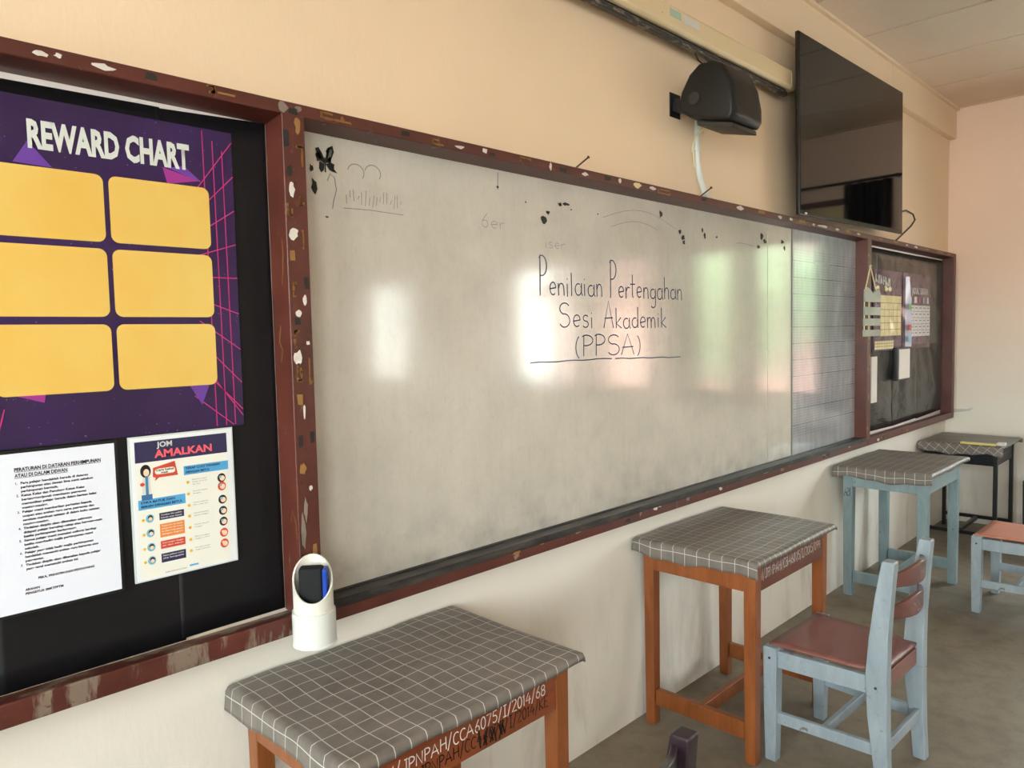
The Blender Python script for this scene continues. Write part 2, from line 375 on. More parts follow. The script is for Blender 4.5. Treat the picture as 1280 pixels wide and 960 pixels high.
# ---------------- outside ----------------
f = MB(); f.box(-30, 40, -30, 25, -.6, -.5); struct(f.out('ground', M('pale_bounce_ground', srgb(204,198,190), .9).m))  # unseen ground, coloured pale to bounce daylight up to the ceiling
def leaf_mat():
    m = M('tree_leaves', rough=.6); n = m.noise(m.coord(), 7, 4); m.color(m.mix(m.ramp(n, .35, .7), srgb(92,112,72), srgb(168,184,132))); return m.m
ML = leaf_mat(); MTR = flat('bark', srgb(96,76,58), .9)
def tree(x, y, r, h, label):
    e = empty('tree', (x, y, -.5), 0, label, 'tree', 'trees outside the windows')
    f = MB(); f.tube([(0,0,0),(.05,.02,h*.4),(0,0,h*.75)], .13, 8); f.out('trunk', MTR, e)
    bm = bmesh.new()
    for k in range(7):
        q = bmesh.ops.create_icosphere(bm, subdivisions=3, radius=r*random.uniform(.5,.8))
        off = Vector((random.uniform(-.6,.6)*r, random.uniform(-.6,.6)*r, h*.7+random.uniform(-.6,.5)*r))
        for v in q['verts']: v.co = v.co*(1+random.uniform(-.12,.12))+off
    g = MB(); g.bm.free(); g.bm = bm; g.out('foliage', ML, e)
tree(13.5, -1.2, 1.7, 4.2, 'broad green tree outside the right-hand windows, nearest the board wall')
tree(14.5, -6.5, 1.6, 3.8, 'broad green tree outside the right-hand windows, by the back of the room')
e = empty('school_block', (19, -4.5, -.5), 0, 'low pink school block with a brown roof beyond the windows', 'building')
f = MB(); f.box(-2, 2, -9, 4, 0, 3.2); f.out('wall', flat('pink_render', srgb(226,170,158), .8), e)
f = MB(); f.prism([(-2.6,-9.5,3.2),(2.6,-9.5,3.2),(0,-9.5,4.6)], (0,14,0)); f.out('roof', flat('roof_brown', srgb(120,70,56), .7), e)

# ---------------- curtains ----------------
def curtain(y0, y1, z0, z1, label, x=XF-.05):
    f = MB(); n = max(16, int((y1-y0)/.012)); rows = []
    for k in range(7):
        t = k/6; rows.append([(x+.022*math.sin((y0+(y1-y0)*i/n)*62+.6*t)*(1-.25*t), y0+(y1-y0)*i/n, z1+(z0-z1)*t) for i in range(n+1)])
    f.loft(rows, cap=False, closed=False); o = f.out('curtain', M_CURT, None, smooth=True)
    sd = o.modifiers.new('s', 'SOLIDIFY'); sd.thickness = .003
    tag(o, label, 'curtain', 'curtains on the right-hand windows')
curtain(-1.09, -.70, .85, 2.84, 'dark brown curtain on the right-hand wall, nearest the board wall')
curtain(-1.93, -1.60, .85, 2.84, 'dark brown curtain gathered at the middle of the first window')
curtain(-2.78, -2.24, .85, 2.84, 'dark brown curtain over the pier between the first and second window')
curtain(-3.95, -3.45, .85, 2.84, 'dark brown curtain gathered in the middle of the second window')
f = MB(); f.tube([(XF-.05,-.6,2.86),(XF-.05,-5.1,2.86)], .012, 8)
for y in (-.65,-2.8,-5.05): f.box(XF-.06, XF, y-.01, y+.01, 2.845, 2.875)
tag(f.out('curtain_rod', M_STEEL), 'thin dark curtain rod above the right-hand windows', 'curtain rod')

# ---------------- board frame ----------------
FX0, FX1, FY = -.94, 6.70, -.085
ZT0, ZT1, ZS0, ZS1 = 2.127, 2.158, .855, .905
fr_ = empty('board_surround', (0,0,0), 0, 'long maroon painted wooden frame around the boards, scarred with tape and paper scraps', 'frame')
posts = [(-.94,-.88), (.909,.969), (4.775,4.84), (6.635,6.70)]
f = MB(); f.loft([[(x,FY,ZT0),(x,FY,ZT1),(x,0,ZT1+.004),(x,0,2.117)] for x in (FX0, FX1)]); f.out('top_rail', M_FR, fr_, .003)
def sill(xa, xb, m, name):
    f = MB(); f.loft([[(x,FY,ZS0),(x,FY,ZS1),(x,0,.889),(x,0,ZS0)] for x in (xa, xb)]); return f.out(name, m, fr_, .004)
sill(FX0, .94, M_FRP, 'bottom_rail'); sill(.94, 4.80, M_FR, 'bottom_rail'); sill(4.80, FX1, M_FR, 'bottom_rail')
for a, b in posts:
    f = MB(); f.box(a, b, FY-.0006, 0, ZS1-.012, ZT0+.004); f.out('post', M_FR, fr_, .003)
f = MB(); f.loft([[(x,FY-.0012,.887),(x,FY-.0012,.911),(x,-.002,.903),(x,-.002,.888)] for x in (.97, 4.774)]); lo = f.out('chalk_ledge', M_LEDGE, fr_, .002); lo['label'] = 'black grimy top surface of the ledge'
f = MB(); f.box(.97, 4.774, -.022, -.004, .900, .909); f.out('ledge_lip', M_LEDGE, fr_, .002)

def blob(x, z, w_, h_, y, seed, n=9, jag=.35):
    rnd = random.Random(seed)
    return [(x+math.cos(2*PI*k/n)*w_/2*(1+rnd.uniform(-jag,jag)), y, z+math.sin(2*PI*k/n)*h_/2*(1+rnd.uniform(-jag,jag))) for k in range(n)]
def tape_outline(parent, x, z, w_, h_, y, seed):
    rnd = random.Random(seed); j = lambda: rnd.uniform(-.12, .12); f = MB()
    P = [(-.5,.5),(-.5,0),(-.5,-.5),(0,-.5),(.5,-.5),(.5,0),(.5,.5),(0,.5)]; k0 = rnd.randrange(8); n = rnd.choice((5,6,8))
    P = [P[(k0+k) % 8] for k in range(n)]; t = min(.0045, .3*min(w_, h_)+.0015)
    pts = []
    for a, b in zip(P, P[1:]):
        for q in range(3): u = q/3; pts.append((x+(a[0]*(1-u)+b[0]*u+j()*.5)*w_, y, z+(a[1]*(1-u)+b[1]*u+j()*.5)*h_))
    for a, b in zip(pts, pts[1:]):
        if rnd.random() < .9: d = t*rnd.uniform(.5,1.3); f.prism([(min(a[0],b[0])-d/2,y,min(a[2],b[2])-d/2),(max(a[0],b[0])+d/2,y,min(a[2],b[2])-d/2),(max(a[0],b[0])+d/2,y,max(a[2],b[2])+d/2),(min(a[0],b[0])-d/2,y,max(a[2],b[2])+d/2)], (0,.0006,0))
    o = f.out('tape_residue', SCR['g'], parent); o['kind'] = 'stuff'; return o
def scrap(parent, name, m, pts):
    c = Vector((sum(p[0] for p in pts)/len(pts), sum(p[1] for p in pts)/len(pts), sum(p[2] for p in pts)/len(pts)))
    f = MB(); f.prism(pts, (0,.0009,0)); return f.out(name, m, parent)
TOP = [(0.409,2.142,'w',.022,.011),(0.44,2.145,'w',.014,.009),(0.518,2.143,'w',.039,.011),(0.612,2.145,'b',.023,.015),(0.738,2.146,'g',.015,.012),(0.775,2.142,'g',.041,.005),(0.912,2.142,'k',.026,.024),(0.939,2.137,'b',.026,.016),(0.955,2.145,'k',.02,.016),(1.048,2.144,'g',.06,.012),(1.087,2.138,'g',.039,.006),(1.278,2.143,'b',.027,.015),(1.395,2.139,'g',.042,.012),(1.477,2.139,'w',.037,.010),(1.577,2.144,'w',.023,.015),(1.606,2.138,'b',.027,.012),(1.755,2.142,'g',.049,.014),(1.875,2.142,'w',.012,.022),(1.939,2.139,'b',.037,.014),(2.054,2.14,'w',.039,.012),(2.187,2.143,'b',.034,.017),(2.259,2.143,'w',.02,.018),(2.37,2.144,'c',.041,.020),(2.466,2.144,'w',.044,.015),(2.549,2.139,'g',.08,.014),(2.854,2.145,'b',.039,.014),(3.17,2.143,'w',.06,.018),(3.381,2.145,'g',.065,.015),(3.577,2.142,'w',.053,.015),(3.70,2.143,'w',.04,.014),(3.837,2.144,'g',.078,.015),(3.98,2.142,'w',.04,.012),(4.113,2.142,'w',.13,.014),(4.30,2.143,'w',.05,.012),(4.456,2.145,'g',.072,.016),(4.62,2.143,'c',.05,.012),(5.0,2.142,'g',.07,.012),(5.281,2.145,'g',.094,.013),(5.5,2.142,'c',.05,.012),(5.695,2.142,'w',.087,.014),(5.95,2.143,'g',.09,.012),(6.264,2.145,'g',.143,.015),(6.5,2.143,'g',.08,.014)]
PST = [(.95,2.103,'g',.015,.038),(.917,2.067,'b',.015,.042),(.951,2.032,'g',.015,.046),(.924,1.994,'b',.017,.027),(.928,1.95,'w',.014,.035),(.92,1.911,'g',.012,.05),(.953,1.923,'g',.01,.019),(.928,1.843,'w',.024,.031),(.923,1.789,'g',.015,.027),(.951,1.829,'g',.005,.043),(.957,1.724,'b',.012,.028),(.928,1.707,'g',.013,.031),(.951,1.681,'w',.010,.023),(.932,1.651,'w',.014,.018),(.929,1.629,'b',.016,.017),(.925,1.586,'g',.012,.039),(.925,1.541,'w',.026,.036),(.955,1.576,'w',.010,.011),(.928,1.504,'g',.010,.039),(.959,1.51,'g',.006,.064),(.927,1.436,'g',.015,.027),(.937,1.406,'w',.006,.036),(.957,1.342,'b',.012,.032),(.925,1.335,'b',.012,.032),(.926,1.265,'g',.018,.028),(.946,1.214,'w',.009,.012),(.922,1.103,'k',.013,.09),(.931,1.16,'k',.010,.05),(.952,1.054,'g',.012,.033)]
for i, (x_, z_, c, a, b) in enumerate(TOP):
    if c == 'g' and x_ < 3 and i % 5: tape_outline(fr_, x_, z_, a, b, FY-.0012, i); continue
    pts = blob(x_, z_, a, b, FY-.0010, i, 4 if c in 'gb' else 9, .18 if c in 'gb' else .4)
    if c in 'gb': pts = [(x_+a/2*sx_*random.uniform(.8,1.1), FY-.001, z_+b/2*sz_*random.uniform(.7,1.1)) for sx_, sz_ in ((-1,-1),(1,-1),(1,1),(-1,1))]
    scrap(fr_, 'tape_scrap' if c in 'gb' else 'paper_scrap', SCR[c], pts)
for i, (x_, z_, c, a, b) in enumerate(PST):
    if c == 'g' and i % 4: tape_outline(fr_, x_, z_, a, b, FY-.0018, i+50); continue
    if c in 'gb' and i % 3: pts = [(x_+a/2*sx_*random.uniform(.7,1.1), FY-.0018, z_+b/2*sz_*random.uniform(.8,1.1)) for sx_, sz_ in ((-1,-1),(1,-1),(1,1),(-1,1))]
    else: pts = blob(x_, z_, a, b, FY-.0018, i+80, 11, .35)
    scrap(fr_, 'tape_scrap' if c in 'gb' else 'paper_scrap', SCR[c], pts)
for i in range(26):     # crumbs along the bottom rail and the two right-hand posts
    x_ = random.uniform(1.05, 6.6); c = random.choice('gwkb'); wd = random.uniform(.01,.03)*(1+x_/6)
    scrap(fr_, 'paint_chip', SCR[c], blob(x_, random.uniform(.868,.893), wd, random.uniform(.008,.022), FY-.0010, i+200, 7, .4))
for i in range(12):
    x_ = random.choice((4.806, 4.79, 4.82)); scrap(fr_, 'paint_chip', SCR[random.choice('gwkg')], blob(x_, random.uniform(.95,2.1), .02, random.uniform(.01,.05), FY-.0018, i+300, 7, .4))
# pale scratches on the side of the first post
for P_ in ([(.9083,-.055,1.72),(.9083,-.062,1.76),(.9083,-.066,1.80),(.9083,-.063,1.83)], [(.9083,-.04,1.62),(.9083,-.03,1.58),(.9083,-.045,1.56),(.9083,-.035,1.53)], [(.9083,-.05,1.13),(.9083,-.06,1.16),(.9083,-.075,1.13),(.9083,-.078,1.09)]):
    f = MB(); f.ribbon(P_, .0025, (-1,0,0)); f.out('scratch', SCR['g'], fr_)
# nails driven in the top rail
for (x_, z_, dx) in ((2.016,2.150,.04), (2.842,2.150,.045)):
    f = MB(); f.tube([(x_, -.06, z_), (x_+dx, -.10, z_+.045)], .003, 6); f.tube([(x_+dx, -.10, z_+.045), (x_+dx+.002, -.102, z_+.048)], .0055, 6); f.out('nail', M_NAIL, fr_)

# ---------------- single-stroke handwriting ----------------
def arc(cx, cz, rx, rz, a0, a1, n=10): return [(cx+rx*math.cos(math.radians(a0+(a1-a0)*k/n)), cz+rz*math.sin(math.radians(a0+(a1-a0)*k/n))) for k in range(n+1)]
o_bowl = lambda: arc(.35,.25,.25,.25,50,410,14)
G = {
'P': (.6, [[(.08,0),(.1,1)], [(.02,.92)]+arc(.2,.74,.33,.25,100,-90)+[(.1,.5)]]),
'e': (.6, [[(.1,.25),(.52,.3)]+arc(.33,.27,.2,.24,10,310)]),
'n': (.6, [[(.1,.5),(.12,0)], [(.12,.3)]+arc(.31,.3,.17,.19,180,10)+[(.5,0)]]),
'i': (.3, [[(.12,.48),(.13,0)], [(.12,.64),(.14,.68)]]),
'l': (.3, [[(.12,.95),(.13,.02)]]),
'a': (.65, [arc(.32,.24,.23,.23,60,400,14), [(.55,.5),(.54,.12),(.62,0)]]),
'r': (.45, [[(.1,.5),(.12,0)], [(.12,.3),(.2,.44),(.3,.5),(.42,.46)]]),
't': (.45, [[(.2,.95),(.19,.1),(.26,0)], [(.02,.55),(.42,.56)]]),
'g': (.62, [arc(.32,.26,.22,.22,60,400,14), [(.54,.5),(.55,-.2)]+arc(.34,-.22,.2,.16,0,-150,6)]),
'h': (.6, [[(.1,.95),(.12,0)], [(.12,.3)]+arc(.31,.3,.17,.19,180,10)+[(.5,0)]]),
'S': (.75, [arc(.38,.74,.28,.22,30,250,10)+arc(.36,.28,.3,.26,80,-150,10)]),
's': (.5, [arc(.26,.38,.15,.12,30,250,8)+arc(.25,.13,.17,.13,80,-150,8)]),
'A': (.8, [[(.02,0),(.36,1),(.7,0)], [(.08,.36),(.66,.38)]]),
'k': (.55, [[(.1,.95),(.11,0)], [(.46,.5),(.12,.22),(.5,0)]]),
'd': (.62, [arc(.32,.24,.22,.22,60,400,14), [(.54,.95),(.55,0)]]),
'm': (.85, [[(.08,.5),(.1,0)], [(.1,.3)]+arc(.25,.3,.14,.19,180,10,6)+[(.4,0),(.4,.3)]+arc(.56,.3,.14,.19,180,10,6)+[(.72,0)]]),
'(': (.4, [arc(.42,.45,.3,.62,120,240,8)]), ')': (.4, [arc(-.05,.45,.3,.62,60,-60,8)]),
'J': (.6, [[(.28,1),(.56,1)], [(.44,1),(.44,.22)]+arc(.25,.22,.19,.22,0,-170,7)]),
'N': (.75, [[(.08,0),(.1,1),(.58,0),(.62,1)]]), 'H': (.7, [[(.08,0),(.1,1)],[(.6,0),(.58,1)],[(.08,.5),(.6,.54)]]),
'/': (.5, [[(.05,-.2),(.42,1.15)]]), 'C': (.65, [arc(.38,.5,.3,.5,50,310,10)]),
'6': (.6, [[(.45,1),(.15,.5)]+arc(.3,.26,.2,.26,160,-190,12)]), '0': (.6, [arc(.3,.5,.22,.48,90,450,14)]),
'7': (.6, [[(.05,.95),(.52,.98),(.2,0)]]), '5': (.6, [[(.5,1),(.15,.98),(.12,.58)]+arc(.27,.32,.24,.3,110,-140,8)]),
'I': (.5, [[(.1,1),(.45,1)],[(.27,1),(.26,0)],[(.08,0),(.45,0)]]), '2': (.6, [arc(.28,.75,.22,.24,160,-20,7)+[(.06,.02),(.54,.0)]]),
'1': (.35, [[(.05,.8),(.18,1),(.18,0)]]), '4': (.65, [[(.35,1),(.05,.35),(.6,.38)],[(.45,.7),(.42,0)]]),
'8': (.6, [arc(.3,.74,.19,.22,270,630,10)+arc(.3,.26,.23,.26,90,450,10)]), '9': (.6, [arc(.3,.7,.2,.26,0,360,10)+[(.48,.6),(.42,0)]]),
'K': (.65, [[(.1,1),(.1,0)],[(.55,1),(.12,.5),(.58,0)]]), 'M': (.85, [[(.06,0),(.12,1),(.4,.3),(.7,1),(.74,0)]]),
'R': (.7, [[(.1,0),(.1,1)]+arc(.2,.75,.3,.24,80,-90,8)+[(.1,.5),(.6,0)]]), 'B': (.65, [[(.1,0),(.1,1)]+arc(.2,.76,.28,.23,80,-90,7)+arc(.2,.26,.34,.26,90,-90,7)+[(.1,0)]]),
'E': (.6, [[(.5,1),(.1,1),(.1,0),(.52,0)],[(.1,.52),(.42,.54)]]), 'D': (.7, [[(.1,0),(.1,1)]+arc(.12,.5,.45,.5,85,-90,10)+[(.1,0)]]),
' ': (.45, [])}
def write(f, txt, x0, x1, z, h, wd, org=(0,0,0), ax=(1,0,0), nrm=(0,-1,0), jit=.03, slope=0, hc=None, seed=1):
    rnd = random.Random(seed); tot = sum(G[c][0] for c in txt); sc = (x1-x0)/tot; x = x0; ax = Vector(ax); org = Vector(org)
    for c in txt:
        wc, st = G[c]; dz = rnd.uniform(-jit, jit)*h; hh = h*(hc or 1) if c.isupper() else h; ph = rnd.uniform(.94,1.06)
        for s_ in st:
            f.ribbon([org+ax*(x+p[0]*sc)+Vector((0,0,z+dz+slope*(x-x0)+p[1]*hh*ph)) for p in s_], wd, nrm)
        x += wc*sc

# ---------------- whiteboard ----------------
wbd = empty('whiteboard', (2.4,0,.9), 0, 'large scuffed whiteboard with blue-black handwriting in the maroon frame', 'whiteboard')
def at(o, e): o.parent = e; o.matrix_parent_inverse = Matrix.Translation(-Vector(e.location)); return o
f = MB(); f.box(.97, 3.597, -.010, -.001, .900, 2.122); at(f.out('board_panel', M_WB, None, .001), wbd)
f = MB(); f.box(3.600, 3.872, -.011, -.001, .900, 2.122); at(f.out('board_panel', M_WB, None, .001), wbd)
yw = -.0112
f = MB()
write(f, 'Penilaian', 1.888, 2.245, 1.722, .092, .0045, (0,yw,0), hc=1.5, seed=3)
write(f, 'Pertengahan', 2.285, 2.80, 1.722, .092, .005, (0,yw,0), hc=1.65, seed=4)
write(f, 'Sesi', 1.985, 2.19, 1.608, .085, .0045, (0,yw,0), hc=1.05, seed=5)
write(f, 'Akademik', 2.245, 2.675, 1.605, .085, .005, (0,yw,0), hc=1.15, seed=6)
write(f, '(PPSA)', 2.065, 2.50, 1.503, .078, .0045, (0,yw,0), hc=1.05, seed=7)
f.ribbon([(1.837+.0457*k, yw, 1.490+.0015*math.sin(k*1.7)) for k in range(11)], .0042)
f.ribbon([(2.315+.0466*k, yw, 1.488-.001*k+.0015*math.sin(k*2.1)) for k in range(11)], .0042)
at(f.out('handwriting', M_INK), wbd)['label'] = 'blue-black handwriting PENILAIAN PERTENGAHAN SESI AKADEMIK (PPSA)'
f = MB()
for cx_, cz_ in ((1.163,2.035),(1.218,2.04)): f.ribbon([(cx_+px_, yw, cz_+pz_) for px_, pz_ in arc(0,0,.026,.022,170,-40,9)], .0025)
f.ribbon([(1.073,yw,2.0),(1.082,yw,2.02),(1.095,yw,2.012),(1.1,yw,1.98),(1.09,yw,1.95),(1.086,yw,1.93)], .003)
for k in range(16): x_ = 1.13+.012*k; f.ribbon([(x_,yw,1.955+random.uniform(-.01,.01)),(x_+random.uniform(-.004,.006),yw,1.98+random.uniform(-.01,.015))], .002)
f.ribbon([(1.12,yw,1.935),(1.2,yw,1.938),(1.32,yw,1.936)], .002)
f.ribbon([(1.70,yw,2.055),(1.703,yw,2.11)], .004)
f.ribbon([(2.25+.05*k, yw, 2.02+.05*math.sin(k/10*PI)) for k in range(11)], .002); f.ribbon([(2.30+.045*k, yw, 1.99+.035*math.sin(k/8*PI)) for k in range(8)], .002)
write(f, '6er', 1.62, 1.73, 1.93, .045, .002, (0,yw,0), seed=9); write(f, 'iser', 1.92, 2.03, 1.885, .04, .002, (0,yw,0), seed=11)
f.ribbon([(3.28,yw,2.0),(3.33,yw,2.004),(3.45,yw,1.998)], .003)
at(f.out('faded_writing', M_INKG), wbd)['kind'] = 'stuff'
MK = [(1.048,2.058,.016,.030),(1.081,2.070,.014,.042),(1.027,2.027,.012,.018),(1.034,1.985,.02,.034),(1.068,1.906,.009,.005),(2.006,2.042,.018,.010),(2.04,2.046,.03,.011),(1.942,2.007,.017,.011),(1.92,1.983,.026,.027),(2.066,2.029,.009,.005),(2.638,2.072,.02,.026),(2.783,2.012,.025,.02),(2.807,1.99,.03,.022),(2.814,1.97,.016,.02),(2.966,2.034,.016,.021),(2.986,2.011,.016,.025),(3.091,2.013,.012,.011),(3.53,2.053,.03,.028),(3.565,2.028,.03,.022),(3.50,1.998,.03,.016),(3.761,2.04,.03,.022),(3.79,2.009,.022,.02),(1.70,2.063,.01,.007),(1.83,2.03,.005,.006),(2.22,2.03,.006,.006)]
for i, (x_, z_, a, b) in enumerate(MK):
    o = scrap(None, 'sticker_residue', M_GLUE, blob(x_, z_, a, b, -.0122, i+500, 9, .45)); at(o, wbd)
bf = MB(); yb3 = -.0122
for P_ in ([(1.040,2.080),(1.050,2.084),(1.060,2.070),(1.068,2.052),(1.066,2.044),(1.055,2.050),(1.046,2.062)], [(1.052,2.048),(1.066,2.043),(1.064,2.028),(1.056,2.020),(1.050,2.030)],
           [(1.069,2.046),(1.072,2.066),(1.080,2.088),(1.092,2.094),(1.096,2.078),(1.088,2.060),(1.080,2.048)], [(1.070,2.043),(1.084,2.050),(1.096,2.046),(1.094,2.034),(1.104,2.024),(1.090,2.026),(1.080,2.030)]):
    bf.prism([(a_, yb3, c_) for a_, c_ in P_], (0,.0008,0))
bf.prism([(1.0665,yb3-.0003,2.060),(1.0695,yb3-.0003,2.060),(1.0700,yb3-.0003,2.022),(1.0665,yb3-.0003,2.022)], (0,.0008,0))
o = bf.out('butterfly_sticker', M_GLUE); at(o, wbd)['label'] = 'black butterfly sticker'; o['kind'] = 'stuff'
f = MB(); f.poly([(1.076,-.0124,2.058),(1.083,-.0124,2.082),(1.090,-.0124,2.084),(1.087,-.0124,2.066)]); o = f.out('wing_fade', flat('faded_grey_residue', srgb(96,98,94), .5)); at(o, wbd)
lb = empty('lined_board', (4.3,0,.9), 0, 'grey board ruled with fine lines at the right end of the whiteboard', 'board')
f = MB(); f.box(3.880, 4.774, -.014, -.001, .900, 2.122); at(f.out('ruled_panel', M_WBL, None, .001), lb)
f = MB(); f.box(3.873, 3.880, -.016, -.001, .900, 2.122); at(f.out('edge_strip', flat('aluminium_strip', srgb(120,120,116), .4)), lb)

# ---------------- pin boards ----------------
pb = empty('pinboard', (0,0,.9), 0, 'pinboard wrapped in matt black paper at the left end of the frame', 'pinboard')
f = MB(); f.box(-.88, .908, -.004, -.0005, .897, 2.122); at(f.out('backing_board', M_GAP), pb)
def sheet(x0, x1, zt0, zt1, zb0, zb1, y, mat, name, e, seed, amp=.002, nx=24, nz=24, th=.0006):
    rnd = random.Random(seed); ph = [rnd.uniform(0,6.28) for _ in range(8)]; rows = []
    for j in range(nz+1):
        r = []
        for i in range(nx+1):
            u, v = i/nx, j/nz; x_ = x0+(x1-x0)*u; za = zt0+(zt1-zt0)*u; zb = zb0+(zb1-zb0)*u; z_ = za+(zb-za)*v
            d = (math.sin(x_*9+z_*4+ph[0])*math.sin(z_*6+ph[1])+.6*math.sin(x_*23+ph[2]+2*math.sin(z_*7+ph[4]))*math.sin(z_*3+ph[3])+.4*math.sin(z_*31+x_*17+ph[5]))
            env = min(1, 6*u, 6*(1-u), 6*v, 6*(1-v))+.12
            r.append((x_, y-amp*(1+d)*env, z_))
        rows.append(r)
    f = MB(); f.loft(rows, cap=False, closed=False); o = f.out(name, mat, None, smooth=True)
    sd = o.modifiers.new('s', 'SOLIDIFY'); sd.thickness = th; sd.offset = 0
    return at(o, e) if e else o
sheet(-.88, .30, 2.10, 2.105, .890, .892, -.005, M_BLK, 'black_paper', pb, 1, .0012)
sheet(.29, .655, 2.103, 2.108, .892, .893, -.006, M_BLK, 'black_paper', pb, 2, .0012)
sheet(.645, .905, 2.105, 2.118, .898, .900, -.0065, M_BLK, 'black_paper', pb, 3, .0012)
pb2 = empty('pinboard', (5.7,0,.9), 0, 'pinboard covered in creased shiny black plastic at the far right end', 'pinboard')
f = MB(); f.box(4.84, 6.635, -.004, -.0005, .897, 2.122); at(f.out('backing_board', M_GAP), pb2)
sheet(4.842, 5.50, 2.108, 2.105, .915, .906, -.007, M_BLK2, 'plastic_sheet', pb2, 5, .006, 40, 30)
sheet(5.47, 6.03, 2.106, 2.104, .905, .915, -.008, M_BLK2, 'plastic_sheet', pb2, 6, .006, 40, 30)
sheet(6.00, 6.63, 2.106, 2.108, .907, .922, -.007, M_BLK2, 'plastic_sheet', pb2, 7, .006, 40, 30)

# ---------------- printed lettering ----------------
def text(s_, x, z, h, m, parent, name='lettering', y=-.008, width=None, bold=0, rot=0, align='LEFT', lh=1.0):
    cu = bpy.data.curves.new(name, 'FONT'); cu.body = s_; cu.size = 1; cu.offset = bold; cu.align_x = align; cu.space_line = lh; cu.resolution_u = 2; cu.fill_mode = 'FRONT'
    tmp = bpy.data.objects.new('t', cu); COL.objects.link(tmp); dg = bpy.context.evaluated_depsgraph_get(); dg.update()
    me = bpy.data.meshes.new_from_object(tmp.evaluated_get(dg)); bpy.data.objects.remove(tmp); me.name = name
    xs_ = [v.co.x for v in me.vertices]; x0_, x1_ = min(xs_), max(xs_)
    sz = h/.70; sx_ = (width/(x1_-x0_)) if width else sz
    for v in me.vertices:
        v.co = Vector(((v.co.x-(x0_ if align == 'LEFT' else 0))*sx_, 0, v.co.y*sz))
    me.materials.append(m); o = bpy.data.objects.new(name, me); COL.objects.link(o)
    o.location = (x, y, z); o.rotation_euler = (0, -rot, 0)
    bpy.context.view_layer.update()
    if parent: o.parent = parent; o.matrix_parent_inverse = Matrix.Translation(-Vector(parent.location))
    return o
def rrect(x0, x1, z0, z1, r, y, n=5):
    P = []
    for cx_, cz_, a in ((x1-r,z1-r,0),(x0+r,z1-r,90),(x0+r,z0+r,180),(x1-r,z0+r,270)):
        P += [(cx_+r*math.cos(math.radians(a+90*k/n)), y, cz_+r*math.sin(math.radians(a+90*k/n))) for k in range(n+1)]
    return P
def grad_mat(name, stops, co_scale, rough=.35):
    m = M(name, rough=rough, spec=.5); co = m.coord(); n = m.noise(m.coord(scale=co_scale), 3, 3)
    m.color(m.ramp(n, .3, .7, *stops)); return m.m
rc = empty('reward_poster', (.53,0,1.38), 0, 'glossy purple REWARD CHART poster with six blank yellow boxes', 'poster')
mpp = M('purple_poster_print', rough=.26, spec=.5); co = mpp.coord(); n = mpp.noise(co, 3.2, 3); sp2 = mpp.ramp(mpp.noise(co, 170, 1), .745, .76)
c = mpp.mix(mpp.ramp(n, .3, .7), srgb(38,22,58), srgb(54,30,84)); c = mpp.mix(mpp.math('MULTIPLY', sp2, .5), c, srgb(170,140,190)); mpp.color(c); mpp.bump(mpp.noise(co, 3, 2), .25, .02)
f = MB(); f.box(.247, .815, -.0125, -.0115, 1.381, 2.077); at(f.out('poster_sheet', mpp.m), rc)
my = grad_mat('yellow_box_print', (srgb(228,194,106), srgb(224,178,84)), (1.6,1,1.2), .3)
y1 = -.0130
rows = [(1.800,1.941),(1.642,1.786),(1.484,1.626)]
mpk = flat('magenta_line_print', srgb(196,44,120), .3); mvl = flat('violet_triangle_print', srgb(104,62,156), .3); mvp = flat('pink_triangle_print', srgb(158,52,140), .3)
GL = [[(x_, y1, 2.072-.02*k),(x_+.004, y1, 1.385)] for k, x_ in enumerate((.745,.768,.790))]
GL += [[(.72, y1, 1.735+.60*d_),(.8145, y1, 1.735+d_)] for d_ in (-.33,-.25,-.17,-.085,0,.08,.16,.24,.32)]
GL += [[(.70,y1,1.46),(.79,y1,1.385)], [(.74,y1,1.50),(.8145,y1,1.42)]]+[[(.248+.02*k, y1, 1.383),(.262+.022*k, y1, 1.46)] for k in range(4)]
for g_ in GL: f = MB(); f.ribbon(g_, .0022); at(f.out('grid_line', mpk), rc)
for m_, P_ in ((mvl, ((.368,1.945),(.395,1.99),(.436,1.943))), (mvl, ((.665,1.975),(.740,1.952),(.70,1.985))), (mvl, ((.69,1.484),(.735,1.484),(.716,1.438))), (mvp, ((.653,1.975),(.662,1.940),(.735,1.955))), (mvp, ((.35,1.484),(.40,1.484),(.397,1.468)))):
    f = MB(); f.poly([(a_, y1-(.0001 if m_ is mvl else .0002), b_) for a_, b_ in P_]); at(f.out('triangle', m_), rc)
mbo = flat('purple_box_outline', srgb(96,52,120), .3)
for z0_, z1_ in rows:
    for xa, xb in ((.315,.529),(.5395,.7545)):
        f = MB(); f.poly(rrect(xa, xb, z0_, z1_, .016, -.0134)); at(f.out('yellow_box', my), rc)
text('REWARD CHART', .3955, 1.979, .0525, M_WHITE, rc, width=.318, bold=.042, y=-.0136, rot=0)

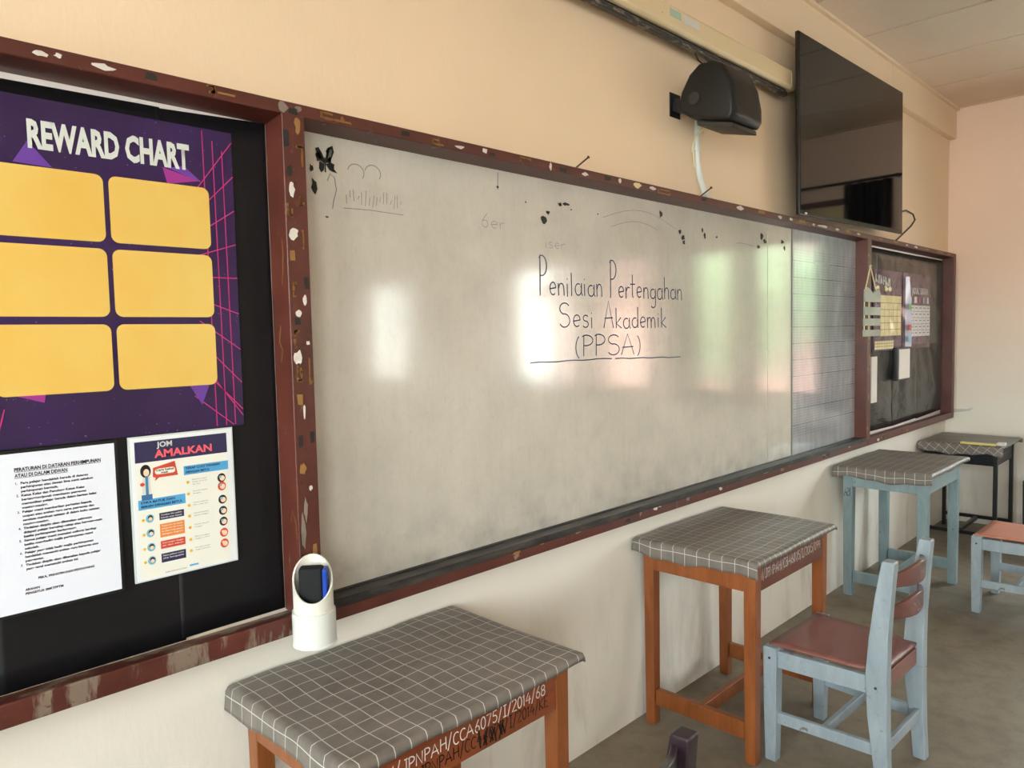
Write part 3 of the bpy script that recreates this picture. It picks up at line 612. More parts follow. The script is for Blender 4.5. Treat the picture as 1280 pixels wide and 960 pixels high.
rs = empty('rules_sheet', (.41,0,1.05), 0, 'white printed rules sheet on a black card below the purple poster', 'notice')
f = MB(); f.box(.290, .5265, -.0165, -.0095, 1.046, 1.377); at(f.out('black_card', flat('black_card', (.012,.013,.014), .3)), rs)
f = MB(); f.box(.2975, .5205, -.0172, -.0165, 1.052, 1.3715); at(f.out('paper', M_PAPER), rs)
yt = -.0176
text('PERATURAN DI DATARAN PERHIMPUNAN', .3365, 1.3355, .0072, M_TXT, rs, y=yt, width=.156, bold=.03)
text('ATAU DI DALAM DEWAN', .3365, 1.3235, .0072, M_TXT, rs, y=yt, width=.093, bold=.03)
f = MB(); f.ribbon([(.3365,yt,1.334),(.4925,yt,1.334)], .0008); f.ribbon([(.3365,yt,1.322),(.4295,yt,1.322)], .0008); at(f.out('underline', M_TXT), rs)
LN = [(1,'1.','Para pelajar hendaklah berada di dataran',.121),(0,'','perhimpunan atau dewan lima minit sebelum',.13),(0,'','perhimpunan bermula.',.065),
(1,'2.','Ketua Kelas dan Penolong Ketua Kelas',.113),(0,'','bertanggungjawab membantu pengawas',.116),(0,'','memastikan pelajar berada dalam barisan kelas',.135),(0,'','masing-masing.',.045),
(1,'3.','Pelajar mesti memberikan perhatian kepada',.125),(0,'','ucapan atau arahan guru serta pengawas dan',.129),(0,'','sentiasa membuat catatan di dalam buku catatan',.139),(0,'','masing-masing.',.045),
(1,'4.','Tindakan disiplin akan dikenakan sekiranya',.124),(0,'','didapati pelajar bercakap-cakap atau bermain-main',.143),(0,'','ketika perhimpunan berlangsung.',.094),
(1,'5.','Semua pelajar mesti memakai uniform lengkap',.131),(0,'','ketika menghadiri majlis perhimpunan rasmi',.124),(0,'','sekolah.',.025),
(1,'6.','Pelajar yang tidak hadir majlis perhimpunan',.124),(0,'','hendaklah mematuhi arahan guru bertugas atau',.133),(0,'','pengawas.',.032),
(1,'7.','Tindakan disiplin akan dikenakan kepada pelajar',.137),(0,'','yang gagal mematuhi arahan ini.',.094)]
z_ = 1.3095
for k, (nw, num, tx, wd) in enumerate(LN):
    if num: text(num, .3375, z_, .0046, M_TXT, rs, y=yt, bold=.02)
    text(tx, .346, z_, .0046, M_TXT, rs, y=yt, width=wd, bold=.035); z_ -= .0083
text('PERAK, PENGETUA DAN PENYAYANG'.replace('PERAK','PEKA').replace('PENGETUA','PRIHATIN'), .366, 1.1125, .0046, M_TXT, rs, y=yt, width=.103, bold=.035)
text('ARAHAN', .3425, 1.0935, .0046, M_TXT, rs, y=yt, width=.025, bold=.035); text('PENGETUA SMKTPPTM', .3425, 1.0855, .0046, M_TXT, rs, y=yt, width=.067, bold=.035)

jm = empty('hygiene_poster', (.665,0,1.06), 0, 'small cream JOM AMALKAN hygiene poster right of the rules sheet', 'poster')
f = MB(); f.box(.5495, .784, -.0145, -.0095, 1.054, 1.379); at(f.out('poster_edge', flat('clear_sleeve', srgb(206,212,214), .25)), jm)
f = MB(); f.box(.5535, .781, -.0150, -.0145, 1.057, 1.3755); at(f.out('paper', flat('white_gloss_paper', srgb(228,230,236), .3)), jm)
yj = -.0153
def jrect(x0, x1, z0, z1, m, name, y=yj, skew=0): f = MB(); f.poly([(x0,y,z0),(x1,y,z0+skew),(x1,y,z1+skew),(x0,y,z1)]); return at(f.out(name, m), jm)
def jdisc(x, z, r, m, name, y=yj-.0004, rz=None): f = MB(); f.poly([(x+r*math.cos(2*PI*k/16), y, z+(rz or r)*math.sin(2*PI*k/16)) for k in range(16)]); return at(f.out(name, m), jm)
mcream = flat('cream_print', srgb(232,230,222), .3); mnavy = flat('navy_print', srgb(52,48,84), .3); mblu = flat('sky_blue_print', srgb(82,164,216), .3)
mred = flat('red_print', srgb(206,74,56), .3); mor = flat('orange_print', srgb(228,138,66), .3); mpink = flat('coral_print', srgb(232,96,108), .3)
myel = flat('amber_print', srgb(226,178,52), .3); mteal = flat('light_teal_print', srgb(120,182,206), .3); mskin = flat('skin_print', srgb(244,206,178), .3); mgr = flat('grey_print', srgb(120,120,124), .4); mblk = flat('black_hair_print', srgb(30,26,30), .3)
jrect(.5615, .7685, 1.0605, 1.368, mcream, 'cream_ground', -.0152)
jrect(.5615, .7685, 1.3205, 1.367, mnavy, 'title_band')
yk = -.0160
text('JOM', .608, 1.3515, .0115, M_WHITE, jm, y=yk, width=.034, bold=.03)
text('AMALKAN', .602, 1.3285, .0165, mpink, jm, y=yk, width=.130, bold=.035)
f = MB(); f.poly([(.598,yj-.0003,1.306),(.646,yj-.0003,1.316),(.6515,yj-.0003,1.283),(.610,yj-.0003,1.283),(.601,yj-.0003,1.276),(.603,yj-.0003,1.283),(.597,yj-.0003,1.286)]); at(f.out('speech_bubble', mred), jm)
f = MB(); f.poly(rrect(.602,.646,1.290,1.303,.006,yj-.0005)); at(f.out('bubble_ground', mcream), jm)
text('Cara bebat', .604, 1.2975, .0045, M_TXT, jm, y=yk, width=.04, bold=.03).data.name = 'lettering'; text('mask', .615, 1.2915, .0045, M_TXT, jm, y=yk, width=.016, bold=.03)
jdisc(.582,1.301,.0112,mblk,'figure_hair',yj-.0003,.0145); jdisc(.5835,1.2975,.0062,mskin,'figure_face',yj-.0005,.0082)
f = MB(); f.poly([(.575,yj-.0002,1.288),(.590,yj-.0002,1.288),(.592,yj-.0002,1.250),(.573,yj-.0002,1.250)]); at(f.out('figure_coat', M_WHITE), jm)
jrect(.5805,.5865,1.248,1.29,flat('blue_dress_print', srgb(70,130,170), .3),'figure_dress',yj-.0006); jrect(.571,.594,1.236,1.2485,flat('denim_print', srgb(66,112,164), .3),'figure_skirt',yj-.0006); jdisc(.574,1.272,.005,mred,'figure_book',yj-.0006,.004)
jrect(.5635,.666,1.215,1.2375,mblu,'heading_band'); jrect(.665,.7695,1.2795,1.3005,mblu,'heading_band')
text('ETIKA BATUK DAN', .569, 1.2285, .0052, mnavy, jm, y=yk, width=.073, bold=.03); text('BERSIN DENGAN BETUL', .569, 1.2195, .0052, mnavy, jm, y=yk, width=.090, bold=.03)
text('RESAP CUCI TANGAN'.replace('RESAP','TERAP'), .669, 1.2925, .005, mnavy, jm, y=yk, width=.080, bold=.03); text('DENGAN BETUL', .669, 1.2835, .005, mnavy, jm, y=yk, width=.056, bold=.03)
for z0_, z1_, m_, tx in ((1.186,1.202,mnavy,('Gunakan siku apabila','bersin atau batuk')),(1.146,1.177,mor,('Tutup mulut dan hidung','dengan tisu dan buang','ke dalam tong sampah','dengan segera')),(1.120,1.138,mred,('Cuci tangan dengan','air dan sabun')),(1.0885,1.109,mnavy,('Pakai pelitup muka','jika bergejala'))):
    jrect(.6065,.661,z0_,z1_,m_,'caption_box')
    for q, s_ in enumerate(tx): text(s_, .610, z1_-.0062-.0062*q, .0031, mcream, jm, y=yk, width=.046, bold=.01)
for z_ in (1.194,1.161,1.129,1.099):
    jdisc(.586,z_,.0088,mteal,'icon_disc',yj-.0003,.0095); jdisc(.587,z_+.002,.0052,mblk,'icon_head',yj-.0005); jdisc(.587,z_-.001,.0040,mskin,'icon_face',yj-.0007); jdisc(.572,z_-.002,.0032,myel,'number_dot',yj-.0003)
for k, z_ in enumerate((1.261,1.241,1.209,1.182,1.156,1.129,1.103)):
    jdisc(.752,z_,.0100,mred if k in (1,5,6) else mblk,'icon_disc',yj-.0003-.00005*k,.0108); jdisc(.7535,z_-.001,.0062,mskin,'icon_hand',yj-.0008); jdisc(.749,z_+.003,.0032,mteal if k < 5 else mskin,'icon_tap',yj-.0009)
for k, z_ in enumerate((1.262,1.235,1.208,1.183,1.156,1.128,1.102)):
    jdisc(.673,z_,.0035,myel,'number_dot')
    for q, s_ in enumerate((('Basahkan tangan','dengan air bersih','dan sabun'),('Gosok tapak','tangan'),('Gosok setiap jari','dan celah jari'),('Gosok belakang','tapak tangan'),('Gosok ibu jari','tangan'),('Bilas tangan','dengan air bersih'),('Keringkan tangan','dengan tuala bersih'))[k]):
        text(s_, .683, z_+.004-.0055*q, .0026, mgr, jm, y=yk, width=.034 if len(s_) > 10 else .018)
text('Sumber: Kementerian Kesihatan', .613, 1.064, .0028, M_TXT, jm, y=yk, width=.048)
f = MB(); f.poly([(.668,yj,1.066),(.6885,yj,1.066),(.6885,yj,1.070),(.668,yj,1.070)]); at(f.out('footer_mark', mblu), jm)

# posters on the right-hand pinboard
yp = -.030
tp = empty('timetable_poster', (5.34,0,1.43), 0, 'crumpled purple and yellow class poster under clear plastic, left one on the far pinboard', 'poster')
mp2 = M('mauve_poster_print', rough=.25); mp2.color(mp2.mix(mp2.ramp(mp2.noise(mp2.coord(), 12, 4), .4, .7), srgb(84,58,80), srgb(112,84,102))); mp2.bump(mp2.noise(mp2.coord(), 14, 3, .5, 1.5), .6, .006); mp2 = mp2.m
my2 = M('pale_yellow_print', rough=.3); my2.color(my2.mix(my2.ramp(my2.noise(my2.coord(), 14, 4), .35, .7), srgb(222,204,146), srgb(240,228,184))); my2.bump(my2.noise(my2.coord(), 14, 3, .5, 1.5), .6, .006); my2 = my2.m
f = MB(); f.box(5.04, 5.585, yp-.002, yp+.012, 1.435, 1.965); at(f.out('poster_sheet', mp2), tp)
f = MB(); f.box(5.16, 5.57, yp-.0028, yp-.002, 1.53, 1.80); at(f.out('yellow_table', my2), tp)
f = MB(); f.box(5.06, 5.42, yp-.0028, yp-.002, 1.445, 1.50); at(f.out('yellow_table', my2), tp)
f = MB()
for k in range(6): f.ribbon([(5.16+.082*k-.001,yp-.0032,1.53),(5.16+.082*k,yp-.0032,1.75-.02*(k%3))], .005)
for k in range(6): f.ribbon([(5.16,yp-.0032,1.53+.044*k),(5.57,yp-.0032,1.532+.044*k)], .004)
for k in range(9): f.ribbon([(5.06+.045*k,yp-.0032,1.445),(5.06+.045*k,yp-.0032,1.50)], .004)
f.ribbon([(5.06,yp-.0032,1.463),(5.42,yp-.0032,1.463)], .004); f.ribbon([(5.06,yp-.0032,1.482),(5.42,yp-.0032,1.482)], .004)
at(f.out('table_lines', flat('brown_print', srgb(130,112,84), .5)), tp)
f = MB()
for k in range(6):
    x_ = 5.07+.048*k; zt = 1.935-.004*k
    f.ribbon([(x_,yp-.0034,zt-.055),(x_+random.uniform(-.006,.006),yp-.0034,zt)], .012)
    f.ribbon([(x_,yp-.0034,zt-random.choice((0,.028))),(x_+.026,yp-.0034,zt-random.choice((.0,.028,.05)))], .010)
    if k % 2: f.ribbon([(x_+.026,yp-.0034,zt-.055),(x_+.026,yp-.0034,zt)], .010)
o = at(f.out('crumpled_title', M_WHITE), tp); o['kind'] = 'stuff'
for x_ in (5.11, 5.26, 5.34): f = MB(); f.poly(blob(x_, 1.845, .07, .035, yp-.0034, int(x_*100), 8, .3)); at(f.out('yellow_patch', my2), tp)
dp = empty('duty_poster', (5.96,0,1.43), 0, 'purple JADUAL TUGASAN duty roster poster, right one on the far pinboard', 'poster')
f = MB(); f.box(5.61, 6.235, yp-.002, yp+.012, 1.435, 1.968); at(f.out('poster_sheet', mp2), dp)
f = MB(); f.box(5.76, 6.225, yp-.0028, yp-.002, 1.520, 1.745); at(f.out('white_table', flat('white_table_print', srgb(226,222,224), .3)), dp)
f = MB()
for k in range(6): f.ribbon([(5.76+.093*k,yp-.0032,1.52),(5.76+.093*k,yp-.0032,1.745)], .004); f.ribbon([(5.76,yp-.0032,1.52+.045*k),(6.225,yp-.0032,1.52+.045*k)], .003)
for i in range(5):
    for k in range(5): f.ribbon([(5.785+.093*i,yp-.0032,1.545+.045*k),(5.83+.093*i,yp-.0032,1.545+.045*k)], .008)
at(f.out('table_lines', flat('slate_print', srgb(120,112,124), .5)), dp)
text('JADUAL TUGASAN', 5.80, 1.825, .045, M_WHITE, dp, y=yp-.0034, width=.37, bold=.02)
for x_, m_, wd in ((5.78,M_PAPER,.012),(5.855,SCR['w'],.06),(5.97,mpk,.02),(6.06,mteal,.025),(6.15,M_PAPER,.04)):
    f = MB(); f.poly(rrect(x_, x_+wd, 1.76, 1.805, .004, yp-.003)); at(f.out('printed_badge', m_), dp)
f = MB(); f.loft([[(5.655,yp-.004,z_),(5.70+.05*math.sin(z_*5),yp-.02,z_),(5.735,yp-.004,z_)] for z_ in (1.45,1.55,1.65,1.75,1.85,1.94)], cap=False, closed=False); at(f.out('loose_strip', flat('pale_lilac_gloss', srgb(206,202,222), .2)), dp)
for z_, m_ in ((1.73, flat('green_print', srgb(120,170,110), .3)), (1.585, mred), (1.505, mteal)):
    f = MB(); f.box(5.655,5.72,yp-.024,yp-.0225,z_-.02,z_+.02); at(f.out('colour_patch', m_), dp)
# clear creased film over the two posters
mf = bpy.data.materials.new('clear_film'); mf.use_nodes = True; nn = mf.node_tree.nodes; nl = mf.node_tree.links; nn.clear()
o_ = nn.new('ShaderNodeOutputMaterial'); mx = nn.new('ShaderNodeMixShader'); tr = nn.new('ShaderNodeBsdfTransparent'); gl = nn.new('ShaderNodeBsdfGlossy'); gl.inputs['Roughness'].default_value = .12; mx.inputs[0].default_value = .05
nl.new(tr.outputs[0], mx.inputs[1]); nl.new(gl.outputs[0], mx.inputs[2]); nl.new(mx.outputs[0], o_.inputs[0])
o = sheet(5.0, 6.30, 2.06, 2.05, 1.462, 1.462, -.057, mf, 'plastic_film', None, 21, .008, 90, 50, .0004)
tag(o, 'clear creased plastic film over the two posters on the far pinboard', 'plastic film')
# black box with white front, paper strip
bx_ = empty('black_caddy', (5.54,-.045,1.21), 0, 'slim black box with a white paper front hanging below the posters on the far pinboard', 'box')
f = MB(); f.box(5.41,5.66,-.066,-.03,1.222,1.452); at(f.out('body', M_STEEL, None, .006), bx_)
f = MB(); f.box(5.43,5.652,-.068,-.066,1.235,1.437); at(f.out('paper_front', SCR['w']), bx_)
for o in bx_.children: o.matrix_parent_inverse = Matrix.Translation(-Vector(bx_.location))
f = MB(); f.box(5.03, 5.13, -.026, -.020, 1.10, 1.40); tag(f.out('paper_strip', SCR['w']), 'narrow white paper strip low on the far pinboard beside the post', 'paper')
# hanging wooden sign ladder on the second post
hs = empty('hanging_slat_sign', (4.84,-.095,1.54), 0, 'grey-green slatted sign hanging on string from the second-last post', 'sign')
m_sl = wood_mat('weathered_green_slat', srgb(150,156,142), srgb(176,178,164), .5)
for k, (z0_, z1_) in enumerate(((1.745,1.835),(1.665,1.715),(1.60,1.645),(1.535,1.575))):
    f = MB()
    if k == 0: f.prism([(4.70,-.1,z0_),(4.965,-.1,z0_),(4.965,-.1,1.80),(4.93,-.1,1.832),(4.88,-.1,1.815),(4.83,-.1,1.80),(4.78,-.1,1.825),(4.73,-.1,1.835),(4.70,-.1,1.80)], (0,.012,0))
    else: f.box(4.70-.004*k, 4.965-.004*k, -.1, -.088, z0_, z1_)
    at(f.out('slat', m_sl, None, .002), hs)
for x_ in (4.71, 4.79):
    f = MB(); f.box(x_, x_+.014, -.0885, -.0865, 1.54, 1.82); at(f.out('cord', SCR['c']), hs)
f = MB(); f.tube([(4.715,-.094,1.82),(4.80,-.092,1.965),(4.90,-.094,1.81)], .004, 6); f.tube([(4.80,-.084,1.96),(4.80,-.098,1.968)], .006, 6); at(f.out('string', SCR['c']), hs)
# white hook on the far wall
f = MB(); f.tube([(6.702,-.07,.918),(6.76,-.09,.912),(6.79,-.13,.914),(6.79,-.18,.920),(6.79,-.195,.930)], .005, 8); f.tube([(6.702,-.06,.905),(6.76,-.09,.9),(6.79,-.13,.902),(6.79,-.18,.912)], .004, 8)
tag(f.out('cable_end', M_WHITE), 'short white cable end poking out past the right end of the frame', 'cable')

# ---------------- holder with duster ----------------
hx, hy = .909, -.1435
hd = empty('pipe_holder', (hx, hy, .845), 0, 'white cut pipe holder hanging by a wire on the first post', 'holder')
def ring_tube(f, r0, r1, z0, ztop, n=32):
    def rings(r, rev): return [[(r*math.cos(2*PI*k/n), r*math.sin(2*PI*k/n), z(2*PI*k/n)) for k in range(n)] for z in ((lambda t: z0), ztop)]
    o_ = rings(r0, 0); i_ = rings(r1, 0)
    f.loft([i_[1], o_[1]], cap=False) ; f.loft(o_, cap=False); f.loft(i_, cap=False); f.loft([o_[0], i_[0]], cap=False)
f = MB(); ring_tube(f, .052, .048, .006, lambda t: .083); f.tube([(0,0,0),(0,0,.006)], .0535, 32); f.out('base_cap', M_WHITE, hd, .0015)
ang = math.radians(-120)          # low side of the slanted cut
f = MB(); ring_tube(f, .0478, .0435, .01, lambda t: .160-.048*math.cos(t-ang)); f.out('cut_pipe', M_PVC, hd, .001)
f = MB(); f.tube([(0,.05,.2),(.004,.054,.23),(.002,.052,.262)], .0015, 6); f.out('hanging_wire', M_WIRE, hd)
du = empty('board_duster', (hx+.004, hy-.004, .875), math.radians(-40), 'black felt board duster with a blue side standing in the white pipe holder', 'duster')
f = MB(); f.box(-.036,.020,-.020,.016,0,.160); f.out('felt_block', flat('black_felt', (.006,.006,.008), .8), du, .006)
f = MB(); f.box(.020,.031,-.019,.015,0,.156); f.out('blue_back', flat('blue_plastic', srgb(28,64,168), .3), du, .003)

# ---------------- above the boards ----------------
cs = empty('projector_screen', (2.6,0,2.78), 0, 'long cream rolled-up projector screen case high on the wall', 'projector screen')
prof = [(-.088,2.80),(-.088,2.868),(-.080,2.880),(-.02,2.888),(-.005,2.888),(-.005,2.80),(-.02,2.787),(-.075,2.787)]
f = MB(); f.loft([[(x_, a, b) for a, b in prof] for x_ in (1.2, 3.70)]); at(f.out('case', M_CASE, None, .004), cs)
f = MB(); f.loft([[(x_, -.047+(a+.047)*s_, 2.835+(b-2.835)*s_) for a, b in prof] for x_, s_ in ((3.70,1.0),(3.725,1.0),(3.75,.93),(3.762,.7))]); at(f.out('end_cap', M_CASE, None, .002), cs)
mrail = M('scratched_black_rail', rough=.4); mrail.color(mrail.mix(mrail.ramp(mrail.noise(mrail.coord(scale=(3,3,14)), 6, 5, .7), .52, .68), srgb(30,27,26), srgb(150,138,124))); mrail = mrail.m
f = MB(); f.box(1.22, 3.69, -.072, -.045, 2.753, 2.776); at(f.out('bottom_bar', mrail, None, .003), cs)
f = MB(); f.box(1.22, 3.69, -.062, -.052, 2.776, 2.79); at(f.out('screen_fabric', flat('black_screen_edge', (.004,.004,.004), .8)), cs)
f = MB(); f.tube([(2.83,-.06,2.752),(2.85,-.066,2.725),(2.885,-.068,2.716),(2.91,-.066,2.73),(2.905,-.06,2.752)], .003, 6); f.tube([(2.875,-.067,2.717),(2.876,-.068,2.69),(2.874,-.066,2.66),(2.874,-.07,2.60)], .002, 6); at(f.out('pull_hook', M_WIRE), cs)
f = MB(); f.box(2.70,2.82,-.0892,-.088,2.83,2.862); at(f.out('paper_label', SCR['w']), cs)
f = MB(); f.box(2.60,2.68,-.0892,-.088,2.833,2.862); at(f.out('faded_label', flat('faded_green_label', srgb(170,190,170), .5)), cs)

spk = empty('wall_speaker', (2.83,-.06,2.40), 0, 'black rounded wall speaker angled downward below the projector screen', 'speaker')
# body: side profile (depth from wall, height), lofted along the wall with softened ends
def sp_prof(s_, dz=0):
    P = []
    for k in range(13):
        t = math.radians(200-k*(200-2)/12)
        P.append((-.185-.135*math.cos(t)*-1*s_, .135+.15*math.sin(t)*s_+dz))
    return P
def sprof(s_):
    pts = [(-.045,.10),(-.06,.17),(-.10,.235),(-.145,.268),(-.20,.268),(-.25,.24),(-.285,.17),(-.30,.09),(-.302,.035),(-.285,.012),(-.20,.03),(-.10,.06)]
    cxp, czp = -.18, .13
    return [(cxp+(a-cxp)*s_, czp+(b-czp)*s_) for a, b in pts]
f = MB(); f.loft([[(x_, a, b) for a, b in sprof(s_)] for x_, s_ in ((-.125,.90),(-.115,.97),(-.09,1.0),(.09,1.0),(.115,.97),(.125,.9))]); b_ = f.out('cabinet', M_SPK, spk, .008, smooth=True)
f = MB(); f.prism([(-.10,-.282,.010),(.10,-.282,.010),(.10,-.12,.050),(-.10,-.12,.050)], (0,-.004,-.022)); f.out('grille', M_SPK2, spk, .006)
f = MB(); f.tube([(-.126,-.13,.13),(-.134,-.13,.13)], .026, 20); f.out('side_knob', M_SPK2, spk, .003)
f = MB(); f.box(-.11,-.03,.055,.06,.09,.19); f.beam((-.07,.055,.14),(-.07,-.03,.11),.04,.05); f.out('wall_bracket', M_STEEL, spk, .003)
spk.location = (2.835, -.0, 2.395)
for ch in spk.children:
    if ch.name.startswith('wall_bracket'): ch.location = (0, -.06, 0)
f = MB()
pth = [(2.93,-.012,2.50),(2.922,-.012,2.42),(2.925,-.012,2.33),(2.945,-.013,2.26),(2.985,-.014,2.20),(3.03,-.016,2.163)]
f.tube([Vector(p) for p in pth], .013, 12)
cd = tag(f.out('cable_conduit', M_WHITE, None, smooth=True), 'bent white plastic conduit running from the wall speaker down to the frame', 'conduit')
f = MB(); f.tube([(2.921,-.012,2.385),(2.921,-.012,2.37)], .017, 12); f.box(2.90,2.945,-.004,0,2.365,2.39); f.out('clip', M_WHITE, cd)
f = MB(); f.tube([(2.88,-.10,2.46),(2.885,-.03,2.43),(2.895,-.01,2.40),(2.90,-.012,2.30)], .003, 6); f.tube([(2.92,-.08,2.46),(2.95,-.03,2.45),(2.945,-.012,2.50)], .003, 6); f.out('wire', SCR['c'], cd)

tv = empty('television', (4.45,-.02,2.62), 0, 'large black flat-screen television high on the wall right of the speaker', 'television')
f = MB(); W2, H2 = .775, .445
f.box(-W2, W2, -.118, -.098, -H2, H2); bz = f.out('bezel', M_TVB, tv, .004)
f = MB(); f.box(-W2+.010, W2-.010, -.1192, -.118, -H2+.022, H2-.008); f.out('screen', M_SCREEN, tv)
f = MB(); f.box(-W2*.7, W2*.7, -.098, -.05, -H2*.8, H2*.45); f.out('rear_housing', M_TVB, tv, .01)
f = MB(); f.box(-.25, .25, -.05, .018, -.2, .2); f.out('wall_bracket', M_STEEL, tv)
f = MB(); f.box(-W2+.06, -W2+.085, -.1198, -.1192, -H2+.006, -H2+.014); f.out('badge', M_WHITE, tv)
tv.rotation_euler = (0, math.radians(-1.1), 0)
f = MB(); f.tube([(5.10,-.05,2.33),(5.30,-.035,2.34),(5.47,-.033,2.365),(5.65,-.033,2.397),(5.80,-.033,2.385),(5.845,-.033,2.35),(5.76,-.033,2.30),(5.66,-.033,2.26),(5.50,-.033,2.195),(5.43,-.033,2.168)], .006, 8)
tag(f.out('power_cable', M_WIRE), 'thin black cable looping from the television down to the frame', 'cable')

# ---------------- desks ----------------
def cloth(L, W, drops, seed, amp=.0015, pat_rot=0, over=.004):
    """oilcloth draped over a top L x W (x, y); drops = (left, right, front, back) overhang lengths"""
    rnd = random.Random(seed); ph = [rnd.uniform(0, 6.28) for _ in range(10)]; f = MB(); st = .011
    dl, dr, df, db = drops
    nx = int((L+dl+dr)/st); ny = int((W+df+db)/st); f_uv = []
    rr = .006
    def fold(s_, half, d0):   # arc-length past the edge -> (outward, down)
        e_ = abs(s_)-half
        if e_ <= -rr: return s_, 0
        sg = 1 if s_ > 0 else -1; t = e_+rr
        if t < rr*PI/2: a = t/rr; return sg*(half-rr+rr*math.sin(a)+over*(t/(rr*PI/2))), -rr*(1-math.cos(a))
        return sg*(half+over), -rr-(t-rr*PI/2)
    uv = {}; rows_ = []
    for j in range(ny+1):
        r = []
        for i in range(nx+1):
            sx_ = -L/2-dl+(L+dl+dr)*i/nx; sy_ = -W/2-df+(W+df+db)*j/ny
            hs_ = 1+.12*math.sin(sx_*13+ph[0])+.06*math.sin(sx_*37+ph[1]); ws_ = 1+.12*math.sin(sy_*15+ph[2])+.06*math.sin(sy_*41+ph[3])
            ex = sx_ if abs(sx_) <= L/2 else math.copysign(L/2+(abs(sx_)-L/2)*ws_, sx_)
            ey = sy_ if abs(sy_) <= W/2 else math.copysign(W/2+(abs(sy_)-W/2)*hs_, sy_)
            X, dx = fold(ex, L/2, dl); Y, dy = fold(ey, W/2, df)
            z_ = min(dx, dy) if (dx < 0 and dy < 0) else dx+dy
            flare = .004*max(0, -z_-rr)/.05
            if dx < 0: X += math.copysign(flare*math.sin(sy_*19+ph[4]), X)
            if dy < 0: Y += math.copysign(flare*math.sin(sx_*17+ph[5]), Y)
            z_ += amp*(math.sin(sx_*11+ph[6]+math.sin(sy_*9))*math.sin(sy_*13+ph[7])+.6*math.sin(sx_*29+sy_*7+ph[8]))
            v = f.bm.verts.new((X, Y, z_)); r.append(v)
            cr_, sr_ = math.cos(pat_rot), math.sin(pat_rot)
            wv = .0016*math.sin(sy_*30+ph[9])*1.2; uv[v] = (sx_*cr_-sy_*sr_+wv+.0207, sx_*sr_+sy_*cr_+.0012*math.sin(sx_*26+ph[2]))
        rows_.append(r)
    lay = f.bm.loops.layers.uv.new('UVMap')
    for a, b in zip(rows_, rows_[1:]):
        for i in range(nx):
            fc = f.bm.faces.new((a[i], a[i+1], b[i+1], b[i]))
            for lp in fc.loops: lp[lay].uv = uv[lp.vert]
    o = f.out('tablecloth', M_CLOTH, None, smooth=True); sd = o.modifiers.new('s', 'SOLIDIFY'); sd.thickness = .001; sd.offset = 1
    return o
def desk(loc, rz, L, W, H, m, m_ap, label, drops, seed, clabel, ap=.105, leg=.047, pat=0, ins=.03):
    e = empty('desk', loc, rz, label, 'desk', 'desks along the board wall'); m = m
    f = MB(); f.box(-L/2, L/2, -W/2, W/2, H-.020, H); f.out('desk_top', m, e, .003)
    lx, ly = L/2-ins, W/2-ins*.6
    for sx_ in (-1, 1):
        for sy_ in (-1, 1):
            cx_, cy_ = sx_*(lx-leg/2), sy_*(ly-leg/2)
            f = MB(); f.beam((cx_, cy_, 0), (cx_, cy_, H-.02), leg*.88, leg*.88, leg, leg); f.out('leg', m, e, .003)
        f = MB(); f.box(sx_*(lx-.012)-.011, sx_*(lx-.012)+.011, -ly+leg, ly-leg, H-.02-ap, H-.02); f.out('side_apron', m, e, .002)
        f = MB(); f.box(sx_*(lx-.02)-.013, sx_*(lx-.02)+.013, -ly+leg, ly-leg, .085, .15); f.out('side_stretcher', m, e, .003)
    fa = MB(); fa.box(-lx+leg, lx-leg, -ly+.002, -ly+.022, H-.02-ap, H-.02); ap_ = fa.out('front_apron', m_ap, e, .002)
    f = MB(); f.box(-lx+leg, lx-leg, ly-.022, ly-.002, H-.02-ap, H-.02); f.out('back_apron', m, e, .002)
    f = MB(); f.box(-lx+.033, lx-.033, -.012, .012, .09, .145); f.out('middle_stretcher', m, e, .003)
    c = cloth(L+.006, W+.006, drops, seed, pat_rot=pat); c.location = (loc[0], loc[1], H+.0035); c.rotation_euler = (0,0,rz)
    tag(c, clabel, 'tablecloth', 'grey checked tablecloths on the desks')
    return e, ap_, -ly+.002
D1, ap1, ay = desk((1.100,-.275,0), 0, .705, .515, .751, M_ORANGE, M_APR1, 'orange varnished desk nearest the camera, writing along its front apron', (.055,.022,.020,.03), 1, 'grey oilcloth with white checks on the nearest orange desk')
f = MB(); write(f, 'DRM/JPNPAH/CCA6075/I/2014/68', -.30, .235, .672, .028, .0028, (0,ay-.0012,0), slope=.018, seed=21); f.out('writing', M_CHALK, D1)['label'] = 'white pen writing'
f = MB(); write(f, 'JPNPAH/CC44075/I/2014/KE', -.17, .245, .640, .028, .0028, (0,ay-.0012,0), slope=.02, seed=22)
for k in range(9): x_ = .01+.010*k; f.ribbon([(x_,ay-.0014,.632+random.uniform(0,.01)),(x_+random.uniform(-.01,.02),ay-.0014,.672+random.uniform(-.01,.01))], .005)
f.out('writing', M_BINK, D1)['label'] = 'black marker writing with a scribbled patch'
D2, ap2, ay = desk((2.765,-.280,0), 0, .70, .515, .766, M_ORANGE, M_DKAPR, 'orange varnished desk in the middle, behind the pale blue chair', (.058,.020,.018,.03), 2, 'grey checked oilcloth on the middle orange desk')
f = MB(); write(f, 'DM/JPNPAH/CBA6075/I/2015/099', -.31, .25, .682, .034, .0028, (0,ay-.0012,0), slope=.012, seed=23)
for k in range(12): x_ = -.30+.03*k; f.ribbon([(x_,ay-.0014,.68),(x_+.006,ay-.0014,.725)], .0018)
f.out('writing', M_CHALK, D2)['label'] = 'white scratched writing'
D3, ap3, ay = desk((4.79,-.290,0), 0, .755, .515, .782, M_BLUE, M_BLUE, 'pale blue painted desk further along the wall', (.065,.022,.022,.03), 3, 'grey checked oilcloth on the pale blue desk', leg=.055, ins=.05)
